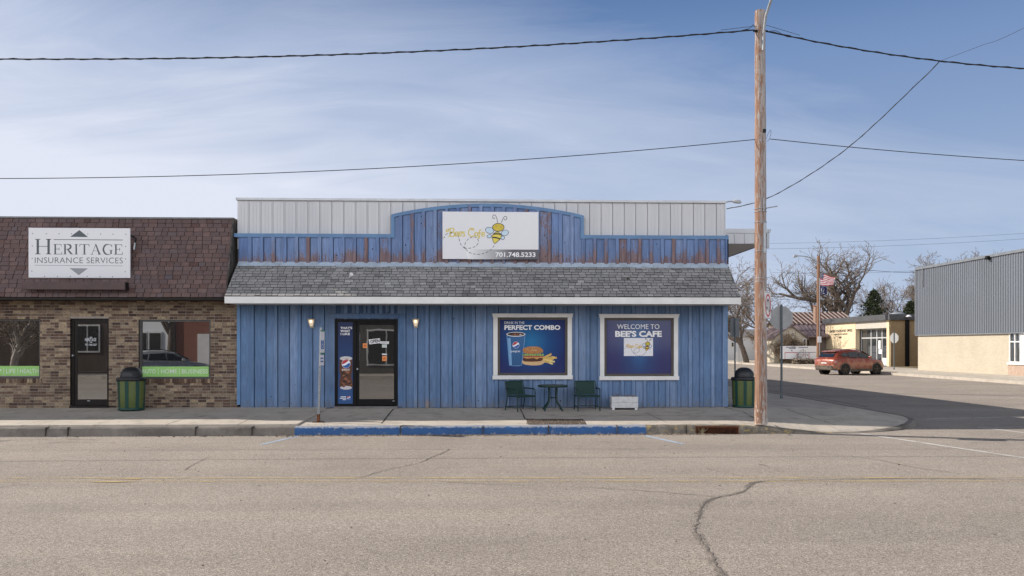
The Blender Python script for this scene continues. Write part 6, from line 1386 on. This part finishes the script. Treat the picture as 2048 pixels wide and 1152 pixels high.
# ------------------------------------------------------------ trees
def bare_tree(label, base, H, spread, seed, lean=(0, 0), trunk=.3, levels=5, group='bare trees along the side street', fork=.3, dens=1.0, leafy=.8, name='bare_tree', tw=.016, bark=None):
    rr = random.Random(seed); t = thing(name, label, 'tree', base, 0, group); tb = MB(); cb_ = MB()
    def grow(p, d, ln, r, lv):
        n = 6 if lv == 0 else (5 if lv < 3 else 3); pts = [p.copy()]; rad = [r]; q = p.copy(); dd = d.copy()
        for i in range(n):
            wob = .10 + .05 * lv; dd = (dd + Vector((rr.gauss(0, wob), rr.gauss(0, wob), rr.gauss(0, wob * .6) + (.06 if lv > 0 else 0)))).normalized(); q = q + dd * ln / n; pts.append(q.copy()); rad.append(max(tw * .5, r * (1 - .55 * (i + 1) / n)))
        (tb if lv < 3 else cb_).tube(pts, rad, 9 if lv == 0 else (6 if lv < 2 else (4 if lv < 3 else 3)), cap=False, m=0)
        if lv >= levels - 1:
            for k in range(int(3 * leafy + rr.random())):
                c = pts[-1].lerp(pts[1], rr.random() * .8) + Vector((rr.gauss(0, .08), rr.gauss(0, .08), rr.gauss(0, .08))); s = rr.uniform(.04, .10)
                v = [Vector((rr.gauss(0, 1), rr.gauss(0, 1), rr.gauss(0, 1))).normalized() * s for _ in range(3)]; cb_.face([c + v[0], c + v[1], c + v[2]], m=1)
            return
        nb = int({0: 6, 1: 6, 2: 6, 3: 5}.get(lv, 4) * dens + rr.random())
        for k in range(nb):
            lo = fork if lv == 0 else .25; f_ = lo + (1 - lo) * ((k + rr.random()) / nb); i = min(n - 1, int(f_ * n)); u = f_ * n - i; s = pts[i].lerp(pts[i + 1], u); ax = (pts[i + 1] - pts[i]).normalized()
            side = ax.orthogonal().normalized(); side.rotate(Matrix.Rotation(rr.uniform(0, 6.283), 3, ax)); ang = R(rr.uniform(28, 58)) * spread
            nd = (ax * math.cos(ang) + side * math.sin(ang)).normalized(); nd.z = nd.z * .9 + .10
            grow(s, nd.normalized(), ln * rr.uniform(.48, .72) * (1.0 if lv else .95), rad[i] * (rr.uniform(.58, .80) if lv == 0 else rr.uniform(.50, .70)), lv + 1)
    grow(Vector((0, 0, -.3)), Vector((lean[0], lean[1], 1)).normalized(), H * .60, trunk, 0)
    # fit the height asked for
    zmax = max(v[2] for v in cb_.v); k = H / zmax
    for m_ in (tb, cb_): m_.v = [(v[0] * k, v[1] * k, v[2] * k) for v in m_.v]
    tb.build('trunk', bark or BARK, t, local=True); cb_.build('crown', [TWIG, BUD], t, local=True); return t
def at(px, Y): q = onY(px, 700, Y); return (q.x, Y, -.4)
def hgt(py, Y): return onY(1500, py, Y).z + .4
bare_tree('biggest bare tree with a leaning forked trunk behind the post office roof', at(1722, 84), hgt(466, 84), 1.15, 71, (-.30, 0), 0.80, 5, fork=.24, leafy=2.2, tw=.042, dens=.98)
bare_tree('bare tree left of the flags, behind the brown metal roof', at(1628, 92), hgt(512, 92), 1.15, 23, (-.1, 0), .36, 5, tw=.04, dens=.9)
bare_tree('bare tree with a thick trunk right beside the cafe corner', at(1495, 62), hgt(508, 62), 1.05, 35, (-.05, 0), .36, 5, leafy=1.6, tw=.030, dens=1.0)
bare_tree('bare tree partly hidden behind the utility pole', at(1532, 66), hgt(548, 66), 1.1, 58, (.12, 0), .25, 5, leafy=1.6, tw=.030, dens=1.0)
bare_tree('bare tree between the evergreens, left of the grey siding', at(1812, 96), hgt(550, 96), 1.0, 12, (.02, 0), .32, 5, tw=.04, dens=.9)
bare_tree('slim bare tree rising over the post office flank', at(1790, 100), hgt(556, 100), .9, 91, (-.12, 0), .30, 5, tw=.04, dens=.9)
for i, (px, py, lab) in enumerate(((1898, 497, 'bare treetop over the left end of the grey metal roof'), (1945, 489, 'bare treetop over the middle of the grey metal roof'), (1992, 498, 'bare treetop fading out right over the grey metal roof'))):
    bare_tree(lab, at(px, 108 + 4 * i), hgt(py, 108 + 4 * i), 1.1, 130 + i, (0, 0), .38, 5, leafy=6, tw=.05, dens=1.35)
bare_tree('brushy leafless shrub against the cream house wall', at(1590, 56.5), hgt(658, 56.5), 1.0, 44, (0, 0), .07, 5, fork=.08, dens=1.2, name='bare_shrub', tw=.008)
bare_tree('leafless shrub at the left end of the white hoarding', at(1566, 57.2), hgt(664, 57.2), 1.0, 47, (0, 0), .06, 5, fork=.08, dens=1.2, name='bare_shrub', tw=.008)
PALEBARK = M('pale_bark', (.55, .50, .44), (.36, .32, .28), 9, .9, .1)
def evergreen(label, base, H, rad, seed):
    rr = random.Random(seed); t = thing('evergreen_tree', label, 'tree', base, 0, 'dark evergreens behind the post office'); b = MB(); b.tube([(0, 0, 0), (0, 0, H * .95)], [.2, .03], 8); b.build('trunk', BARK, t, local=True); b = MB()
    for k in range(620):
        f_ = rr.random() ** .8; z = H * (.12 + .86 * f_); r = rad * (1 - f_) ** .7 * rr.uniform(.45, 1.2) + .15; a = rr.uniform(0, 6.283); d = Vector((math.cos(a), math.sin(a), rr.uniform(-.35, .1)))
        tip = Vector((0, 0, z)) + d * r; root = Vector((0, 0, z + .1)); 
        for m_ in range(9):
            u = .35 + .65 * rr.random(); c = root.lerp(tip, u) + Vector((rr.gauss(0, .1), rr.gauss(0, .1), rr.gauss(0, .08))); s = rr.uniform(.12, .26); v = [Vector((rr.gauss(0, 1), rr.gauss(0, 1), rr.gauss(0, .6) - .2)).normalized() * s for _ in range(3)]; b.face([c + v[0], c + v[1], c + v[2]])
    b.build('crown', NEEDLE, t, local=True); return t
evergreen('dark evergreen beside the big leaning tree, behind the post office roof', at(1748, 90), hgt(578, 90), 4.0, 3)
evergreen('dark evergreen close to the left edge of the grey siding', at(1822, 92), hgt(600, 92), 3.2, 5)
evergreen('dark evergreen far behind the white house at the cafe corner', at(1462, 96), hgt(632, 96), 3.0, 8)

# far wires
for (a_, c_, Y, r_, lab) in (((1530, 487), (2100, 463), 70, .011, 'uppermost faint wire crossing the sky above the far trees'), ((1530, 498), (2100, 474), 70, .012, 'second faint wire just below the uppermost one'), ((1660, 528), (1840, 545), 60, .02, 'dark sagging wire from the brown lamp pole toward the grey building'), ((1545, 545), (1850, 540), 76, .012, 'thin wire through the branches at flag height'), ((1530, 597), (1840, 598), 72, .014, 'low wire crossing in front of the trees behind the post office')):
    p, q_ = onY(*a_, Y), onY(*c_, Y); wire('far_wire', lab, span(p, q_, .25), r_, False, 4, 'wire', 'wires over the side street')

# ------------------------------------------------------------ across the street, behind the viewpoint: what the glass mirrors
ob = thing('grey_sided_house', 'pale grey sided building mirrored in the office window', 'building', (-24, -31, -.14))
b = MB(); b.box(-24.2, -20.1, -36, -31, -.2, 5.2); b.build('wall', M('pale_grey_siding', (.78, .80, .82), (.70, .72, .74), 2, .7, .2, stretch=(8, 1, .3)), ob)
for (x0, x1) in ((-22.7, -21.8), (-21.6, -20.9)):
    b = MB(); b.box(x0 - .08, x1 + .08, -30.99, -30.93, .7, 2.55); b.box(x0, x1, -30.94, -30.90, .8, 2.45, m=1); b.build('window', [WHITEP, DKPANE], ob)
ob = thing('brown_sided_garage', 'brown sided building with a white door mirrored in the office window', 'building', (-16, -31, -.14))
b = MB(); b.box(-20.0, -13, -36, -31.2, -.2, 5.6); b.build('wall', M('brown_siding', (.24, .10, .075), (.18, .08, .06), 2, .7, .2, stretch=(.3, 1, 9)), ob)
b = MB(); b.box(-18.6, -16.6, -31.19, -31.1, -.1, 2.4); b.build('door', WHITEP, ob)
ob = thing('dark_shop_front', 'dark shop front with white window frames mirrored in the cafe door glass', 'building', (-4, -31, -.14))
b = MB(); b.box(-12.9, 8, -37, -31, -.2, 5.0); b.build('wall', M('dark_stucco', (.11, .10, .09), (.08, .07, .062), 2, .8, .2), ob)
for x0 in (-11, -7.6, -4, .5, 4):
    b = MB(); b.box(x0, x0 + 2.6, -30.99, -30.92, .35, 2.7); b.box(x0 + .1, x0 + 1.2, -30.93, -30.9, .45, 2.6, m=1); b.box(x0 + 1.3, x0 + 2.5, -30.93, -30.9, .45, 2.6, m=1); b.build('window', [WHITEP, DKPANE], ob)
ob = thing('dark_brick_store', 'dark brown store mirrored behind the tree in the left office window', 'building', (-33, -31, -.14)); b = MB(); b.box(-42, -24.3, -36, -31.1, -.2, 5.4); b.build('wall', M('dark_store_brick', (.07, .05, .04), (.05, .035, .03), 2, .8, .2), ob)
b = MB(); b.box(-26.4, -24.8, -31.09, -31.02, 1.2, 3.0); b.box(-26.3, -25.65, -31.03, -31.0, 1.3, 2.9, m=1); b.box(-25.55, -24.9, -31.03, -31.0, 1.3, 2.9, m=1); b.build('window', [WHITEP, DKPANE], ob)
bare_tree('thick dark trunk mirrored in the right office window', (-18.9, -27.2, -.14), 9, .8, 79, (0, 0), .30, 4, group='bare trees across the main street', fork=.45)
bare_tree('pale-barked bare tree mirrored in the left office window', (-28.3, -27.5, -.14), 6.5, .8, 77, (.03, 0), .22, 5, group='bare trees across the main street', fork=.10, bark=PALEBARK)
make_car('parked_car', 'silver crossover car mirrored in the right office window', SILV, (-17.8, -23.6, ROADZ), R(-38))
